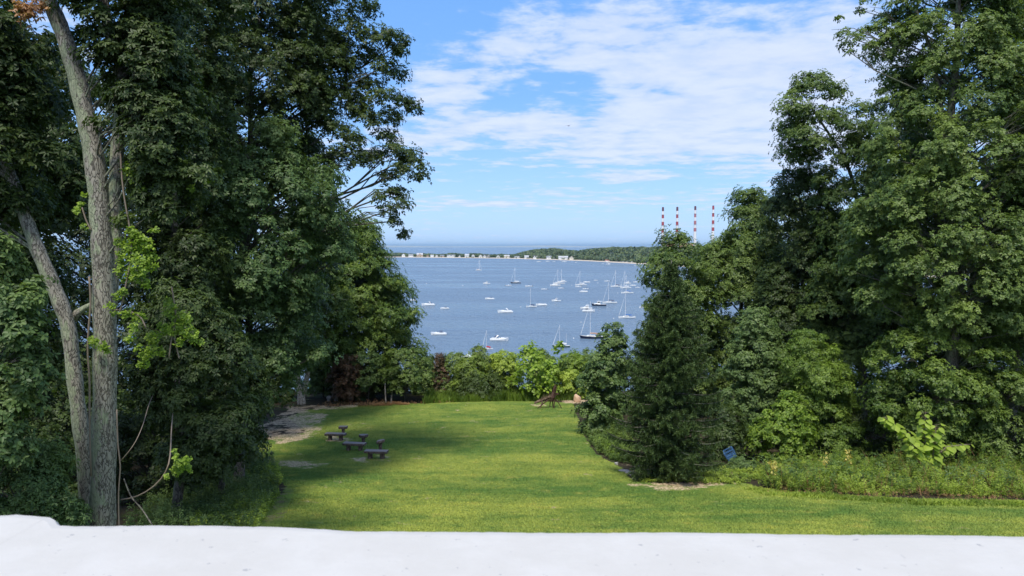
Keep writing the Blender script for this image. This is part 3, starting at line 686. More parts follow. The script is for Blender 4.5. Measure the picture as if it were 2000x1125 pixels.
M_ = [(836.5, 596.8, 26, 'l', 'white cruiser emerging from behind the left tree edge', 'white', 'arch', 'navy'), (868.5, 603.4, 17, 'l+', 'white motorboat with black canvas top near left trees', 'white', 'open', 'black'),
 (857, 654, 31, 'l', 'long low white powerboat with purple canvas top', 'white', 'open', 'purple'), (956.6, 584.6, 18, 'l', 'slim white motorboat with small dark top in open water', 'white', 'open', 'navy'),
 (950.6, 554.3, 14, 'l', 'white fishing boat with tan cabin in open water', 'white', 'pilot', 'tan'), (993, 558.2, 12, 'r', 'tiny white runabout beside the dark sailboat', 'white', 'skiff', 'white'),
 (987, 610.8, 30, 'l', 'white cruiser with white radar arch, centre of open water', 'white', 'arch', None), (975, 665.5, 36, 'r', 'large white cruiser with raked arch beside red covered sailboat', 'white', 'arch', 'purple'),
 (1033, 559.6, 14, 'l', 'white motorboat with dark outboard right of dark sailboat', 'white', 'skiff', 'navy'), (1063, 565.4, 12, 'l', 'small white boat alone under the twin masts', 'white', 'skiff', 'white'),
 (1086.5, 588.4, 18, 'l', 'white centre console motorboat with short antenna', 'white', 'pilot', 'white'), (1057.7, 596.8, 22, 'l', 'low white cabin cruiser behind the navy covered sailboat', 'white', 'open', None),
 (1084.5, 558.4, 20, 'l', 'white cruiser moored in front of twin masted pair', 'white', 'fly', 'white'), (1095.7, 563.4, 11, 'l', 'small white motorboat with dark outboard below twin masted pair', 'white', 'skiff', 'white'),
 (1129.6, 560.7, 12, 'l', 'small white skiff in front of the sailboat beside light blue boat', 'white', 'skiff', 'white'), (1144, 564.8, 12, 'l', 'white skiff with black outboard, upper of a close pair', 'white', 'skiff', 'black'),
 (1140, 570.5, 16, 'l', 'white motorboat, lower of a close pair', 'white', 'open', None), (1146, 551.8, 13, 'l', 'small boat with light blue canvas top', 'white', 'open', 'blue'),
 (1164, 548, 8, 'l', 'tiny white boat alone between two groups of masts', 'white', 'skiff', 'white'), (1186, 549.6, 11, 'l', 'small white boat behind the black forestay mast', 'white', 'skiff', 'white'),
 (1169.7, 597, 28, 'l', 'navy hulled boat with white pilothouse', 'navy', 'pilot', 'white'), (1145, 603.6, 23, 'l', 'white cruiser with raised flybridge left of the navy pilothouse boat', 'white', 'fly', 'white'),
 (1149.5, 608.8, 25, 'r', 'low white motorboat behind the tall mast of the black yacht', 'white', 'open', 'black'), (1226, 553.8, 13, 'l', 'small white cruiser behind the row of masts near right trees', 'white', 'fly', 'white'),
 (1236.5, 558.2, 11, 'l', 'small white motorboat next to leaves at right, light blue stripe', 'white', 'open', None), (1242, 551.5, 11, 'l', 'low white boat touching the right tree edge, farther one', 'white', 'skiff', 'white'),
 (1246, 562, 10, 'l', 'low white boat touching the right tree edge, nearer one', 'white', 'skiff', 'white'), (1257, 601.5, 17, 'l', 'white boat seen through a gap in the right trees', 'white', 'open', None),
 (1188, 516.4, 9, 'r', 'white cabin boat just off the beach pavilion', 'white', 'pilot', 'white'), (1177, 515.6, 5, 'r', 'tiny white dinghy beside the beach pavilion boat', 'white', 'skiff', 'white'),
 (1242, 518.6, 7, 'l', 'white skiff near the right end of the beach', 'white', 'skiff', 'white'), (1053, 511.6, 9, 'l', 'flat white boat off the beach by the flagpole house', 'white', 'skiff', 'white'),
 (1070, 510.9, 8, 'l', 'flat white boat second from the flagpole house along the shore', 'white', 'skiff', 'white'), (1081.6, 511.4, 6, 'r', 'short white boat between two longer ones by the shore', 'white', 'skiff', 'white'),
 (1101.5, 511.6, 10, 'r', 'long white boat off the wide grey roofed house', 'white', 'skiff', 'white'), (1125, 513, 5, 'l', 'tiny white boat off the empty beach below the woods', 'white', 'skiff', 'white'),
 (912, 699, 26, 'l', 'white motorboat mostly hidden behind the hedge top', 'white', 'arch', None), (806.7, 587, 12, 'l', 'white boat glimpsed through leaves of the left tree', 'white', 'open', None)]
for a in M_: motorboat(*a[:4], a[4], a[5], a[6], a[7])
BU = flat('buoy_white', (.8, .8, .78), .5)
for u, v, lab in [(1116.5, 557.8, 'white mooring buoy left of the light blue boat'), (1167.6, 553, 'white mooring buoy below the tiny lone boat'), (1206.5, 572.5, 'white mooring buoy left of blue canvas sailboat'),
               (1134.5, 629.6, 'white mooring buoy behind the black yacht bow'), (1198.5, 622.3, 'white mooring buoy beside the large half hidden sailboat'), (1120.4, 661, 'white mooring buoy off the black yacht bow'), (1173.6, 646, 'white mooring buoy above the black yacht stern'),
               (833, 554, 'white mooring buoy alone on open water near left trees'), (904, 461 + 97, 'white mooring buoy left of the fishing boat'), (1017, 599.5, 'white mooring buoy left of the navy covered sailboat')]:
    p_ = on_water(u, v); mb = MB(); r_ = max(.28, .0006 * p_[1])
    mb.tube([(0, 0, -r_ * .4), (0, 0, -r_ * .1), (0, 0, r_ * .5), (0, 0, r_ * .9), (0, 0, r_), (0, 0, r_ * 1.4)], [r_ * .5, r_ * .95, r_, r_ * .6, r_ * .15, r_ * .1], 10)
    o = mb.build('mooring_buoy', BU, None, True); o.location = (p_[0], p_[1], 0); tag(o, lab, 'buoy', 'mooring buoys on the harbour')

# ------------------------------------------------------------------ houses on the far shore, lamp posts, power plant
WALLS = {'white': flat('white_clapboard', (.78, .78, .75), .7, var=.03), 'tan': flat('tan_shingle', (.55, .42, .30), .8), 'grey': flat('grey_shingle', (.42, .41, .40), .8), 'cream': flat('cream_wall', (.70, .64, .52), .8)}
ROOFS = {'grey': flat('grey_roof', (.20, .22, .24), .9), 'brown': flat('brown_roof', (.16, .11, .08), .9), 'dark': flat('dark_roof', (.07, .075, .08), .9), 'red': flat('red_roof', (.40, .13, .08), .9), 'pale': flat('pale_roof', (.45, .46, .48), .9)}
def house(u, wpx, hpx, label, wall='white', roof='grey', d=36, along=True, gables=0, group='houses along the sand bar'):
    p = land(u, d); Y = p[1]; W = wpx * .94 / F * Y; H = hpx * .88 / F * Y; Dp = min(W * .8, 12)
    root = empty('beach_house', (p[0], p[1], p[2]), math.atan2(-p[0], p[1]) * -1 * -1, label, 'house', group)
    hw = H * .58
    mb = MB(); mb.box(-W / 2, W / 2, -Dp / 2, Dp / 2, -1.5, hw); wl = mb.build('wall', WALLS[wall], root)
    mb = MB(); e = .5
    if along: mb.add([(-W / 2 - e, -Dp / 2 - e, hw), (W / 2 + e, -Dp / 2 - e, hw), (W / 2 + e, Dp / 2 + e, hw), (-W / 2 - e, Dp / 2 + e, hw), (-W / 2 - e * .2, 0, H), (W / 2 + e * .2, 0, H)], [(0, 1, 5, 4), (2, 3, 4, 5), (1, 2, 5), (3, 0, 4), (3, 2, 1, 0)])
    else: mb.add([(-W / 2 - e, -Dp / 2 - e, hw), (W / 2 + e, -Dp / 2 - e, hw), (W / 2 + e, Dp / 2 + e, hw), (-W / 2 - e, Dp / 2 + e, hw), (0, -Dp / 2 - e, H), (0, Dp / 2 + e, H)], [(1, 2, 5, 4), (3, 0, 4, 5), (3, 2, 1, 0)])
    if not along: mb.add([(-W / 2 + .1, -Dp / 2, hw), (W / 2 - .1, -Dp / 2, hw), (0, -Dp / 2, H - .4)], [(0, 1, 2)], 1)
    rf = mb.build('roof', [ROOFS[roof], WALLS[wall]], root)
    for g_ in range(gables):
        gx = (g_ - (gables - 1) / 2) * W / max(gables, 1) * .9
        mb = MB(); gw = W / (gables + 1.2) * .45; y0 = -Dp / 2 - .9
        mb.add([(gx - gw, y0, hw * .95), (gx + gw, y0, hw * .95), (gx, y0, H * .92), (gx - gw, -.3, hw * .95), (gx + gw, -.3, hw * .95), (gx, -.3, H * .92)], [(0, 1, 2)], 1)
        mb.add([(gx - gw - .3, y0 - .3, hw * .9), (gx, y0 - .3, H * .95), (gx, 0, H * .95), (gx - gw - .3, 0, hw * .9), (gx + gw + .3, y0 - .3, hw * .9), (gx + gw + .3, 0, hw * .9)], [(0, 1, 2, 3), (1, 4, 5, 2)], 0)
        mb.build('dormer', [ROOFS[roof], WALLS[wall]], rf)
    mb = MB(); mb.box(W * .2, W * .2 + 1, -.2, .8, H * .75, H * 1.08); mb.build('chimney', ROOFS['brown'], rf)
    nw = max(2, int(W / 3.2)); fl = 2 if hw > 4.2 else 1
    for i in range(nw):
        for k in range(fl):
            x = -W / 2 + W * (i + .5) / nw; z = hw * (k + .5) / fl
            mb = MB(); mb.box(x - .6, x + .6, -Dp / 2 - .06, -Dp / 2 + .04, z - .7, z + .7); mb.build('window', GLASS, wl)
    if wpx > 6:
        mb = MB(); mb.box(-W / 2, W / 2, -Dp / 2 - 3, -Dp / 2 - .1, -.6, .2); 
        for i in range(5): x = -W / 2 + .2 + (W - .4) * i / 4; mb.tube([(x, -Dp / 2 - 2.8, .2), (x, -Dp / 2 - 2.8, 2.6)], .12, 5)
        mb.build('porch', WALLS['white'], root)
    return root
HS = [(788, 7, 7, 'white gabled house at left end of the sand bar, by the leaves', 'white', 'grey', False, 0), (802.5, 10, 6, 'white house with two small gables, second on the sand bar', 'white', 'grey', True, 2), (820, 13, 8.5, 'large tan house with pale peaked roof, tallest of the left sand bar houses', 'tan', 'pale', True, 1),
 (835, 5, 4, 'small brown cottage right of the large tan house', 'tan', 'brown', True, 0), (844, 7, 5, 'white cottage with pale roof, between brown cottage and twin gable', 'white', 'pale', True, 0), (853, 6, 5, 'white gabled cottage with brown roof', 'white', 'brown', False, 0),
 (863.5, 9, 5, 'tan low house left of the long white one', 'tan', 'grey', True, 0), (881, 17, 5.5, 'longest white house on the sand bar with grey roof', 'white', 'grey', True, 2), (897.5, 4, 4.5, 'narrow white cottage right of the longest house', 'white', 'grey', False, 0),
 (912, 9, 7.5, 'bright white boxy house at the middle of the sand bar', 'white', 'pale', True, 0), (924, 7, 7, 'white house with steep gable right of the boxy one', 'white', 'grey', False, 0), (938.5, 7, 6.5, 'white house with slanting roof before the tall trees', 'white', 'grey', False, 0),
 (946.5, 7, 6.5, 'white house with double front gable', 'white', 'dark', True, 1), (954, 6, 6.8, 'grey shingled house against the dark trees', 'grey', 'dark', False, 0), (973, 7, 5.8, 'white gabled house standing apart amid trees', 'white', 'grey', False, 0),
 (990, 11, 6.5, 'cream house with wide hipped roof and porch', 'cream', 'pale', True, 1), (1010, 11, 4.5, 'low white house with two peaks before the headland', 'white', 'grey', True, 2), (1028.5, 9, 6.5, 'white boxy house at the foot of the headland', 'white', 'pale', True, 0),
 (1046.5, 11, 7, 'white house with dark roof and two dormers beside the flagpole', 'white', 'dark', True, 2), (1072.5, 11, 7, 'white house with dark front trees and steep gable', 'white', 'grey', True, 1), (1082, 4, 4, 'tiny white cottage right of the steep gabled house', 'white', 'grey', False, 0),
 (1100, 20, 7.5, 'wide white house with long pale grey roof', 'white', 'pale', True, 1), (1116, 9, 8, 'cream house with steep dark gable and tower, last before the woods', 'cream', 'dark', False, 0)]
for a in HS: house(a[0], a[1], a[2], a[3], a[4], a[5], 34, a[6], a[7])
house(1186, 9, 3.6, 'small white beach pavilion with red roof on the sand', 'white', 'red', 22, True, 0, None)['category'] = 'pavilion'
PM = flat('grey_pole', (.45, .45, .44), .6)
for u, hh_, lab in [(1053, 7.5, 'tall pole beside the white house with two dormers'), (1121, 4.5, 'pole at the edge of the woods right of the houses'), (1177, 6.5, 'beach lamp post left of the red roofed pavilion'), (1191.5, 6.2, 'beach lamp post right of the red roofed pavilion'),
                    (1205, 6, 'beach lamp post in the middle of the row'), (1219.3, 6.5, 'tallest beach lamp post above the parked cars'), (1260, 6, 'last beach lamp post before the right trees')]:
    p_ = land(u, 20); Hh = hh_ / F * p_[1]; root = empty('lamp_post', p_, 0, lab, 'lamp post', 'lamp posts along the beach')
    mb = MB(); mb.tube([(0, 0, -1), (0, 0, Hh)], [.22, .14], 6); mb.build('pole', PM, root)
    mb = MB(); mb.box(-1.1, 1.1, -.25, .25, Hh, Hh + .35); mb.build('lamp_head', PM, root)
CARC = [flat('car_white', (.7, .7, .7), .3), flat('car_dark', (.03, .035, .05), .3), flat('car_red', (.35, .03, .03), .3), flat('car_silver', (.4, .42, .44), .3)]
for i, (u, lab) in enumerate([(1208, 'dark parked car left of the tallest beach lamp post'), (1213.5, 'silver parked car, second in the beach row'), (1217, 'white parked car at the foot of the tallest lamp post'), (1223.5, 'white parked car right of the tallest lamp post'), (1229, 'dark car parked beside the last white van'), (1234, 'white parked van at the right end of the beach row')]):
    p_ = land(u, 30); root = empty('parked_car', p_ + (0, 0, .25), 0, lab, 'car', 'cars parked by the beach')
    c_ = CARC[[1, 3, 0, 0, 1, 0][i]]; mb = MB(); mb.box(-2.3, 2.3, -.9, .9, .35, .95, taper=.08); mb.box(-1.5, 1.2, -.8, .8, .95, 1.55 if i < 5 else 2.1, taper=.1, tx=.5 if i < 5 else .15); mb.build('body', c_, root)
    for sx in (-1.4, 1.4):
        for sy in (-.85, .85): mb = MB(); mb.tube([(sx, sy - .1, .34), (sx, sy + .1, .34)], .34, 10); mb.build('wheel', CANV['black'], root)
    for sy in (-1, 1): mb = MB(); mb.box(-1.0, .7, sy * .78 - .02, sy * .78 + .02, 1.0, 1.4); mb.build('window', GLASS, root)

SR = flat('stack_red', (.36, .06, .07), .7); SW = flat('stack_white', (.78, .78, .78), .6, var=.04); SD_ = flat('stack_sooty', (.13, .05, .07), .8); SF = flat('stack_faded', (.42, .17, .19), .8)
for i, (u, vt, lab) in enumerate([(1294, 406, 'fully visible red and white banded smokestack, leftmost of the four'), (1322, 405.5, 'red and white smokestack, second from left, dark sooty top'), (1357, 404, 'faded pinkish and white banded smokestack, third from left'), (1392, 403, 'red and white smokestack at the right touching the tree edge')]):
    Yd = 1760 + i * 12; b = at(u, 481, Yd); H = CAMH + (481 - vt) / F * Yd; root = empty('smokestack', (b[0], b[1], 10), 0, lab, 'smokestack', 'power plant smokestacks')
    mb = MB(); H -= 10; r0, r1 = 4.6, 2.45; q_ = 20
    bands = []; z = H; bh = 6.9 / F * Yd
    for k in range(7): bands.append((z - bh, z, k % 2 == 0)); z -= bh
    bands.append((0, z, False))
    for k, (a, b_, red) in enumerate(bands):
        ra = r0 + (r1 - r0) * (a / H) ** .8; rb = r0 + (r1 - r0) * (b_ / H) ** .8
        vs = [(math.cos(t) * r_, math.sin(t) * r_, zz_) for zz_, r_ in ((a, ra), (b_, rb)) for t in np.linspace(0, 2 * math.pi, q_, endpoint=False)]
        mb.add(vs, [(j, (j + 1) % q_, q_ + (j + 1) % q_, q_ + j) for j in range(q_)], (2 if k == 0 and i < 3 else 1) if red else 0)
    mb.build('shaft', [SW, SF if i == 2 else SR, SD_], root, False)
    mb = MB(); mb.tube([(0, 0, H), (0, 0, H + 1.2)], r1 * .9, 20); mb.build('rim', SD_, root)
    for k in range(2):
        zz_ = H - bh * (2 + 3 * k); rr_ = r0 + (r1 - r0) * (zz_ / H) ** .8 + .5; mb = MB(); mb.tube([(0, 0, zz_), (0, 0, zz_ + .35)], rr_ + .4, 20); mb.build('walkway', PM, root)
PB = flat('plant_brick', (.52, .32, .20), .85, var=.15, scale=.1); 
b = at(1328, 481, 1800); root = empty('power_plant', (b[0], b[1], 8), 0, 'tan boiler building of the power plant glimpsed between smokestacks', 'building')
mb = MB(); mb.box(-34, 38, -10, 40, 0, 34); mb.box(-26, 14, -14, 30, 0, 38.5); mb.box(20, 34, -12, 10, 0, 37); wl = mb.build('wall', PB, root)
for i in range(9): mb = MB(); x = -30 + i * 7.2; mb.box(x, x + 3.4, -14.4, -9, 22, 30); mb.build('window', GLASS, wl)
for i in range(5): mb = MB(); x = -24 + i * 9; mb.tube([(x, 0, 34), (x, 0, 43)], 1.1, 8); mb.build('vent', PM, root)

# bird in the sky
p_ = at(1110, 246, 90); mb = MB(); mb.tube([(-.16, 0, 0), (-.05, 0, .01), (.12, 0, .02), (.2, 0, .02)], [.01, .04, .035, .008], 8)
mb.add([(-.05, .02, .01), (.08, .02, .02), (.04, .28, .12), (-.03, .55, .06), (-.04, .3, .10)], [(0, 1, 2, 4), (4, 2, 3)]); mb.add([(-.05, -.02, .01), (.08, -.02, .02), (.04, -.28, .12), (-.03, -.55, .06), (-.04, -.3, .10)], [(4, 2, 1, 0), (3, 2, 4)])
o = mb.build('bird', CANV['black']); o.location = p_; o.rotation_euler = (0, .1, .9); tag(o, 'tiny dark bird gliding under the clouds', 'bird')

# ------------------------------------------------------------------ lawn furniture
LOG = bark_mat('weathered_log', (.07, .045, .036), (.21, .155, .13), None, 10); LOGT = flat('weathered_top', (.25, .22, .205), .85, var=.3, scale=9)
def slab(mb, L, Wd, z0, th, uneven=.03, nx_=9, mi=(0, 1)):
    vs = []
    for i in range(nx_ + 1):
        x = -L / 2 + L * i / nx_; w_ = Wd / 2 * (1 + random.uniform(-.06, .06)); sag = random.uniform(-uneven, uneven) * .3
        vs += [(x, -w_ * .94, z0 + sag), (x, -w_, z0 + th * .5), (x, -w_ * .96, z0 + th), (x, w_ * .96, z0 + th), (x, w_, z0 + th * .5), (x, w_ * .94, z0 + sag)]
    for i in range(nx_):
        for j in range(6):
            mb.add([vs[i * 6 + j], vs[(i + 1) * 6 + j], vs[(i + 1) * 6 + (j + 1) % 6], vs[i * 6 + (j + 1) % 6]], [(0, 1, 2, 3)], 1 if j == 2 else 0)
    mb.add(vs[:6], [(5, 4, 3, 2, 1, 0)]); mb.add(vs[-6:], [(0, 1, 2, 3, 4, 5)])
BEN = [(655.5, 860, 41, -.12, 'weathered log bench farthest from the viewer, scrap wood under its right end', 'weathered log plank table behind the farthest bench'),
       (692.5, 880, 45, -.16, 'weathered log bench in the middle of the diagonal three', 'round edged log pedestal behind the middle bench'),
       (735, 896, 46, -.10, 'weathered log bench nearest the viewer beside bare tan patch', 'dark knotty log pedestal behind the nearest bench')]
PED = [(670.5, 850, 16), (710, 868, 19), (743, 880.5, 17)]
for (u, v, wpx, rz, la, lb), (pu, pv, pw) in zip(BEN, PED):
    p_ = on_ground(u, v); p_[2] = float(gz(p_[0], p_[1])); Y = p_[1]; L = wpx / F * Y
    root = empty('log_bench', p_, rz, la, 'bench', 'log benches on the lawn'); sc_ = L / 1.3
    mb = MB(); slab(mb, L, .48, .34, .13); mb.build('seat', [LOG, LOGT], root)
    for s in (-1, 1):
        mb = MB(); mb.tube([(s * L * .27, 0, -.08), (s * L * .27, 0, .15), (s * L * .27, .0, .345)], [.155, .14, .13], 10, jit=.07); mb.build('leg', LOG, root)
    if wpx == 41: 
        mb = MB()
        for k in range(5): mb.box(L * .1 + k * .1, L * .1 + k * .1 + .09, -.3 + .05 * k, -.18 + .05 * k, 0, .12 + .02 * k, taper=.015)
        mb = None
    p_ = on_ground(pu, pv); p_[2] = float(gz(p_[0], p_[1])); Lp = pw / F * p_[1]
    root = empty('log_pedestal', p_, rz + .1, lb, 'log table', 'log pedestals behind the benches')
    mb = MB()
    if pu == 670.5: slab(mb, Lp, .45, .46, .15, nx_=4)
    else:
        n_ = 14; vs = []; 
        for zz_, rr0 in ((.46, .8), (.50, .98), (.60, 1.0), (.64, .93)):
            for k in range(n_): th = 2 * math.pi * k / n_; r_ = rr0 * Lp / 2 * (1 + .10 * math.sin(3 * th + pu) + random.uniform(-.04, .04)); vs.append((math.cos(th) * r_, math.sin(th) * r_ * .8, zz_ + .05 * math.cos(th) * (1 if pu == 743 else .2)))
        mb.add(vs, [(i * n_ + k, i * n_ + (k + 1) % n_, (i + 1) * n_ + (k + 1) % n_, (i + 1) * n_ + k) for i in range(3) for k in range(n_)]); mb.add(vs[:n_], [tuple(range(n_))[::-1]]); mb.add(vs[-n_:], [tuple(range(n_))], 1)
    mb.build('top', [LOG, LOGT], root)
    mb = MB(); mb.tube([(0, 0, -.1), (0, 0, .2), (0, 0, .48)], [.13, .105, .12], 9, jit=.08); mb.build('post', LOG, root)

# driftwood creature at the end of the lawn
RU = flat('rusty_twigs', (.085, .042, .032), .9, var=.5, scale=8); RU2 = flat('pale_twigs', (.17, .115, .075), .9, var=.4, scale=8)
b0 = on_ground(1078, 797); Yd = b0[1]; b0[2] = float(gz(b0[0], b0[1])); root = empty('twig_sculpture', b0, 0, 'dark brown twig animal sculpture with lowered head at the end of the lawn', 'sculpture')
def sp3(u, v, dy=0): 
    q_ = at(u, v, Yd + dy) - b0; return q_
def twigs(mb, a, b, r, n, spread, tr=.018, over=.15):
    a = np.array(a); b = np.array(b); d = b - a
    for _ in range(n):
        o1 = rng.normal(size=3) * spread; o2 = o1 * .7 + rng.normal(size=3) * spread * .6
        s, e = rng.uniform(-over, .3), rng.uniform(.6, 1 + over)
        mb.tube([a + d * s + o1, a + d * (s + e) / 2 + (o1 + o2) * .5 + rng.normal(size=3) * spread * .4, a + d * e + o2], [tr, tr * 1.1, tr * .5], 4)
K = Yd / F
mb = MB(); mb.tube([sp3(1079, 783), sp3(1079, 776), sp3(1081, 768), sp3(1083, 761)], [K * 2.2, K * 4.4, K * 3.5, K * 1.6], 9, jit=.15)
twigs(mb, sp3(1078, 781), sp3(1084, 759), .03, 50, K * 1.8, .022); mb.build('body', RU, root)
mb = MB(); mb.tube([sp3(1081.5, 763), sp3(1083, 758), sp3(1084.5, 755), sp3(1087, 757)], [K * 2, K * 2.2, K * 1.9, K * .7], 8, jit=.15); twigs(mb, sp3(1082, 764), sp3(1085, 753), .03, 22, K * 1.5, .018)
for s in (0, 1.5): mb.tube([sp3(1083.5 + s, 755), sp3(1083 + s * 1.5, 751)], [.04, .01], 5)
twigs(mb, sp3(1085, 768), sp3(1091, 769), .03, 8, K * 1.0, .018); mb.build('head', RU, root)
mb = MB(); twigs(mb, sp3(1074, 776), sp3(1056, 784), .03, 46, K * 1.6, .018)
for k in range(18): 
    t_ = k / 17; a = sp3(1074 - 20 * t_, 775 + 9 * t_, rng.uniform(-.2, .2)); mb.tube([a, a + np.array([rng.uniform(-.1, .1), rng.uniform(-.1, .1), rng.uniform(.22, .5)])], [.018, .006], 4)
mb.build('back', RU2, root)
mb = MB(); mb.tube([sp3(1056, 783), sp3(1051, 784), sp3(1046, 787), sp3(1043.8, 789)], [K * 2.3, K * 2.6, K * 1.9, K * .8], 8, jit=.15); twigs(mb, sp3(1055, 783), sp3(1044, 787), .03, 20, K * 1.2, .016); mb.build('muzzle', RU2, root)
for pts in ([(1079, 781), (1079.5, 790), (1080.5, 801)], [(1083, 781), (1082.5, 788), (1081.8, 795)], [(1075, 781), (1074.6, 788), (1073.5, 794)], [(1086.5, 780), (1091.5, 788), (1097.5, 797)], [(1071, 781), (1061, 788), (1049, 797)], [(1060, 784), (1057, 791), (1055.5, 799)]):
    mb = MB(); dy = rng.uniform(-.35, .35); q_ = [sp3(a, b, dy) for a, b in pts]; q_[-1][2] = -.04 + float(gz(*(q_[-1] + b0)[:2])) - b0[2]
    mb.tube(q_, [K * 1.3, K * .85, K * .8], 7, jit=.15); twigs(mb, q_[0], q_[2], .02, 5, K * .5, .014, .02); mb.build('leg', RU if pts[0][0] > 1065 else RU2, root)

def rock(u, v, wpx, hpx, label, col, name='rock', cat='rock', group=None, seed=0):
    p_ = on_ground(u, v); p_[2] = float(gz(p_[0], p_[1])); a = wpx / 2 / F * p_[1]; h_ = hpx / F * p_[1]
    import bmesh
    bm = bmesh.new(); bmesh.ops.create_icosphere(bm, subdivisions=3, radius=1)
    rs = np.random.default_rng(seed)
    cuts = nrm(rs.normal(size=(9, 3))); 
    for v_ in bm.verts:
        c = np.array(v_.co); 
        for k in cuts:
            dd = c @ k
            if dd > .72: c = c - k * (dd - .72)
        c = c * (1 + rs.normal(scale=.015)); v_.co = (c[0] * a, c[1] * a * .8, c[2] * h_ * .75 + h_ * .35)
    me = bpy.data.meshes.new(name); bm.to_mesh(me); bm.free(); me.materials.append(col); o = bpy.data.objects.new(name, me); COL.objects.link(o); o.location = p_
    return tag(o, label, cat, group)
STG = flat('grey_stone', (.36, .35, .34), .9, var=.3, scale=6); STT = flat('tan_stone', (.62, .42, .28), .9, var=.35, scale=4); STF = flat('pale_flagstone', (.50, .42, .36), .9, var=.2, scale=5)
rock(1127, 785, 17, 15, 'pinkish tan boulder at the far lawn corner beside the leafy tree', STT, 'boulder', 'boulder', seed=1)
rock(1121, 772, 6, 5, 'small pale rock atop the weeds left of the boulder', STF, seed=2)
rock(1204, 908, 9, 6, 'small grey rock at the bed edge left of the spruce', STG, seed=3)
rock(1245, 913, 16, 5, 'flat pale rock tucked under the left spruce boughs', STF, seed=4)
for u, v, w_, lab, sd in [(1218, 919.5, 22, 'pale flagstone on the lawn, farthest of three by the spruce', 5), (1231, 923.5, 24, 'pale flagstone on the lawn, middle of three by the spruce', 6), (1237, 928.5, 16, 'pale flagstone on the lawn, nearest of three by the spruce', 7)]:
    rock(u, v, w_, 1.6, lab, STF, 'flagstone', 'flagstone', 'flagstones beside the spruce', sd)
p_ = on_ground(650, 783); root = empty('stone_seat', p_, .05, 'low grey stone slab seat at the forest edge right of the pale trunks', 'stone bench')
K = p_[1] / F; mb = MB(); mb.box(-K * 11, K * 11, -.35, .35, .28, .42, taper=.02); mb.build('seat', STG, root)
for s in (-1, 1): mb = MB(); mb.box(s * K * 7 - .15, s * K * 7 + .15, -.25, .25, -.1, .282, taper=.02); mb.build('leg', STG, root)
# tilted blue crate
p_ = on_ground(1430, 905); p_[2] = float(gz(p_[0], p_[1])) + .35; K = p_[1] / F; root = empty('plastic_crate', p_, -.2, 'tilted blue plastic crate half hidden in weeds right of the spruce', 'crate'); root.rotation_euler = (R(12), R(-32), R(-15))
BLP = flat('blue_plastic', (.06, .14, .28), .4)
mb = MB(); Wc, Hc = K * 9, K * 17
mb.box(-Wc, Wc, -.22, .22, 0, Hc * .28)
for s in (-1, 1):
    for t_ in (-1, 1): mb.box(s * Wc - .03, s * Wc + .03, t_ * .2 - .03, t_ * .2 + .03, Hc * .28, Hc)
for z in (Hc * .62, Hc * .93):
    for t_ in (-1, 1): mb.box(-Wc, Wc, t_ * .2 - .02, t_ * .2 + .02, z, z + .05)
for s in (-1, 1): mb.box(s * Wc - .02, s * Wc + .02, -.2, .2, Hc * .93, Hc)
for x in np.linspace(-Wc, Wc, 6)[1:-1]: mb.box(x - .012, x + .012, .17, .2, Hc * .28, Hc * .93)
mb.build('body', BLP, root)

# ------------------------------------------------------------------ trees, left side
rows_shift = lambda rows, du: [(v, a + du, b + du) for v, a, b in rows]
# great foreground oak with lichen covered trunk
t = tree('oak_tree', 'tall oak with lichen covered grey trunk standing nearest the balcony', 'tree', 17.3, [(-140, 20, 330), (-50, 60, 380), (40, 150, 360), (110, 175, 385), (200, 205, 405), (300, 220, 428), (380, 250, 410), (420, 270, 380)], 'oak_shade', lr=.42, L=.125, asp=.42, layers=5.5,
     trunk=[(200, 1180, 60), (199, 1080, 52), (200, 1025, 47), (203, 850, 45), (206, 700, 43), (203, 560, 42), (200, 470, 40), (194, 390, 38), (182, 290, 36), (165, 215, 34), (148, 140, 32), (122, 60, 29), (95, 0, 27), (60, -80, 27), (30, -200, 20)],
     stems=[[(210, 720, 22), (219, 560, 24), (226, 470, 24), (224, 380, 23), (230, 280, 25), (240, 200, 24), (236, 130, 22), (210, 50, 20), (190, -60, 16)]], bark=BARK, quality=2, limb=.12, k=7, tw=.25, droop=.45, depth=.9,
     extra=[(150, 75, 26), (180, 60, 24), (215, 90, 22), (170, 100, 20), (250, 60, 30), (190, 240, 16), (245, 430, 20), (330, 330, 30), (400, 340, 24)])
t = tree('leaning_tree', 'smooth lichen green tree leaning away beside the great oak trunk', 'tree', 18.2, [(-60, -200, 60), (60, -260, 100), (200, -200, 110), (330, -160, 100), (420, -140, 60)], 'oak_shade', lr=.5, L=.14, asp=.45, layers=5,
     trunk=[(176, 1120, 34), (168, 930, 28), (158, 840, 28), (146, 740, 28), (135, 640, 27), (118, 590, 28), (92, 530, 27), (66, 470, 25), (46, 410, 23), (20, 340, 20), (-20, 240, 14)],
     stems=[[(136, 632, 16), (152, 610, 14), (168, 600, 11), (200, 585, 9), (226, 550, 7)]], bark=BARK, quality=2, limb=.4, k=7, tw=.2, droop=.4,
     extra=[(20, 350, 50), (60, 400, 40), (-10, 420, 50), (120, 300, 40), (100, 200, 45), (30, 100, 60), (60, 180, 40)])
tree('broadleaf_sapling', 'broad leaved young tree at the left picture edge', 'tree', 15.2, [(455, -120, 10), (500, -120, 50), (570, -120, 88), (640, -120, 100), (700, -120, 92), (760, -120, 80), (830, -120, 70), (900, -120, 60)], 'bluegreen', lr=.34, L=.13, asp=.5, layers=5, quality=2, k=6, tw=.06, base=-40, flat_=.6, droop=.5)
tree('low_bush', 'leafy low bush at the foot of the leaning tree', 'bush', 16.4, [(868, 10, 90), (910, -80, 140), (960, -100, 168), (1020, -100, 175), (1100, -100, 160)], 'bluegreen', lr=.32, L=.11, asp=.36, layers=5, quality=2, k=6, tw=.05, base=60, flat_=.6)
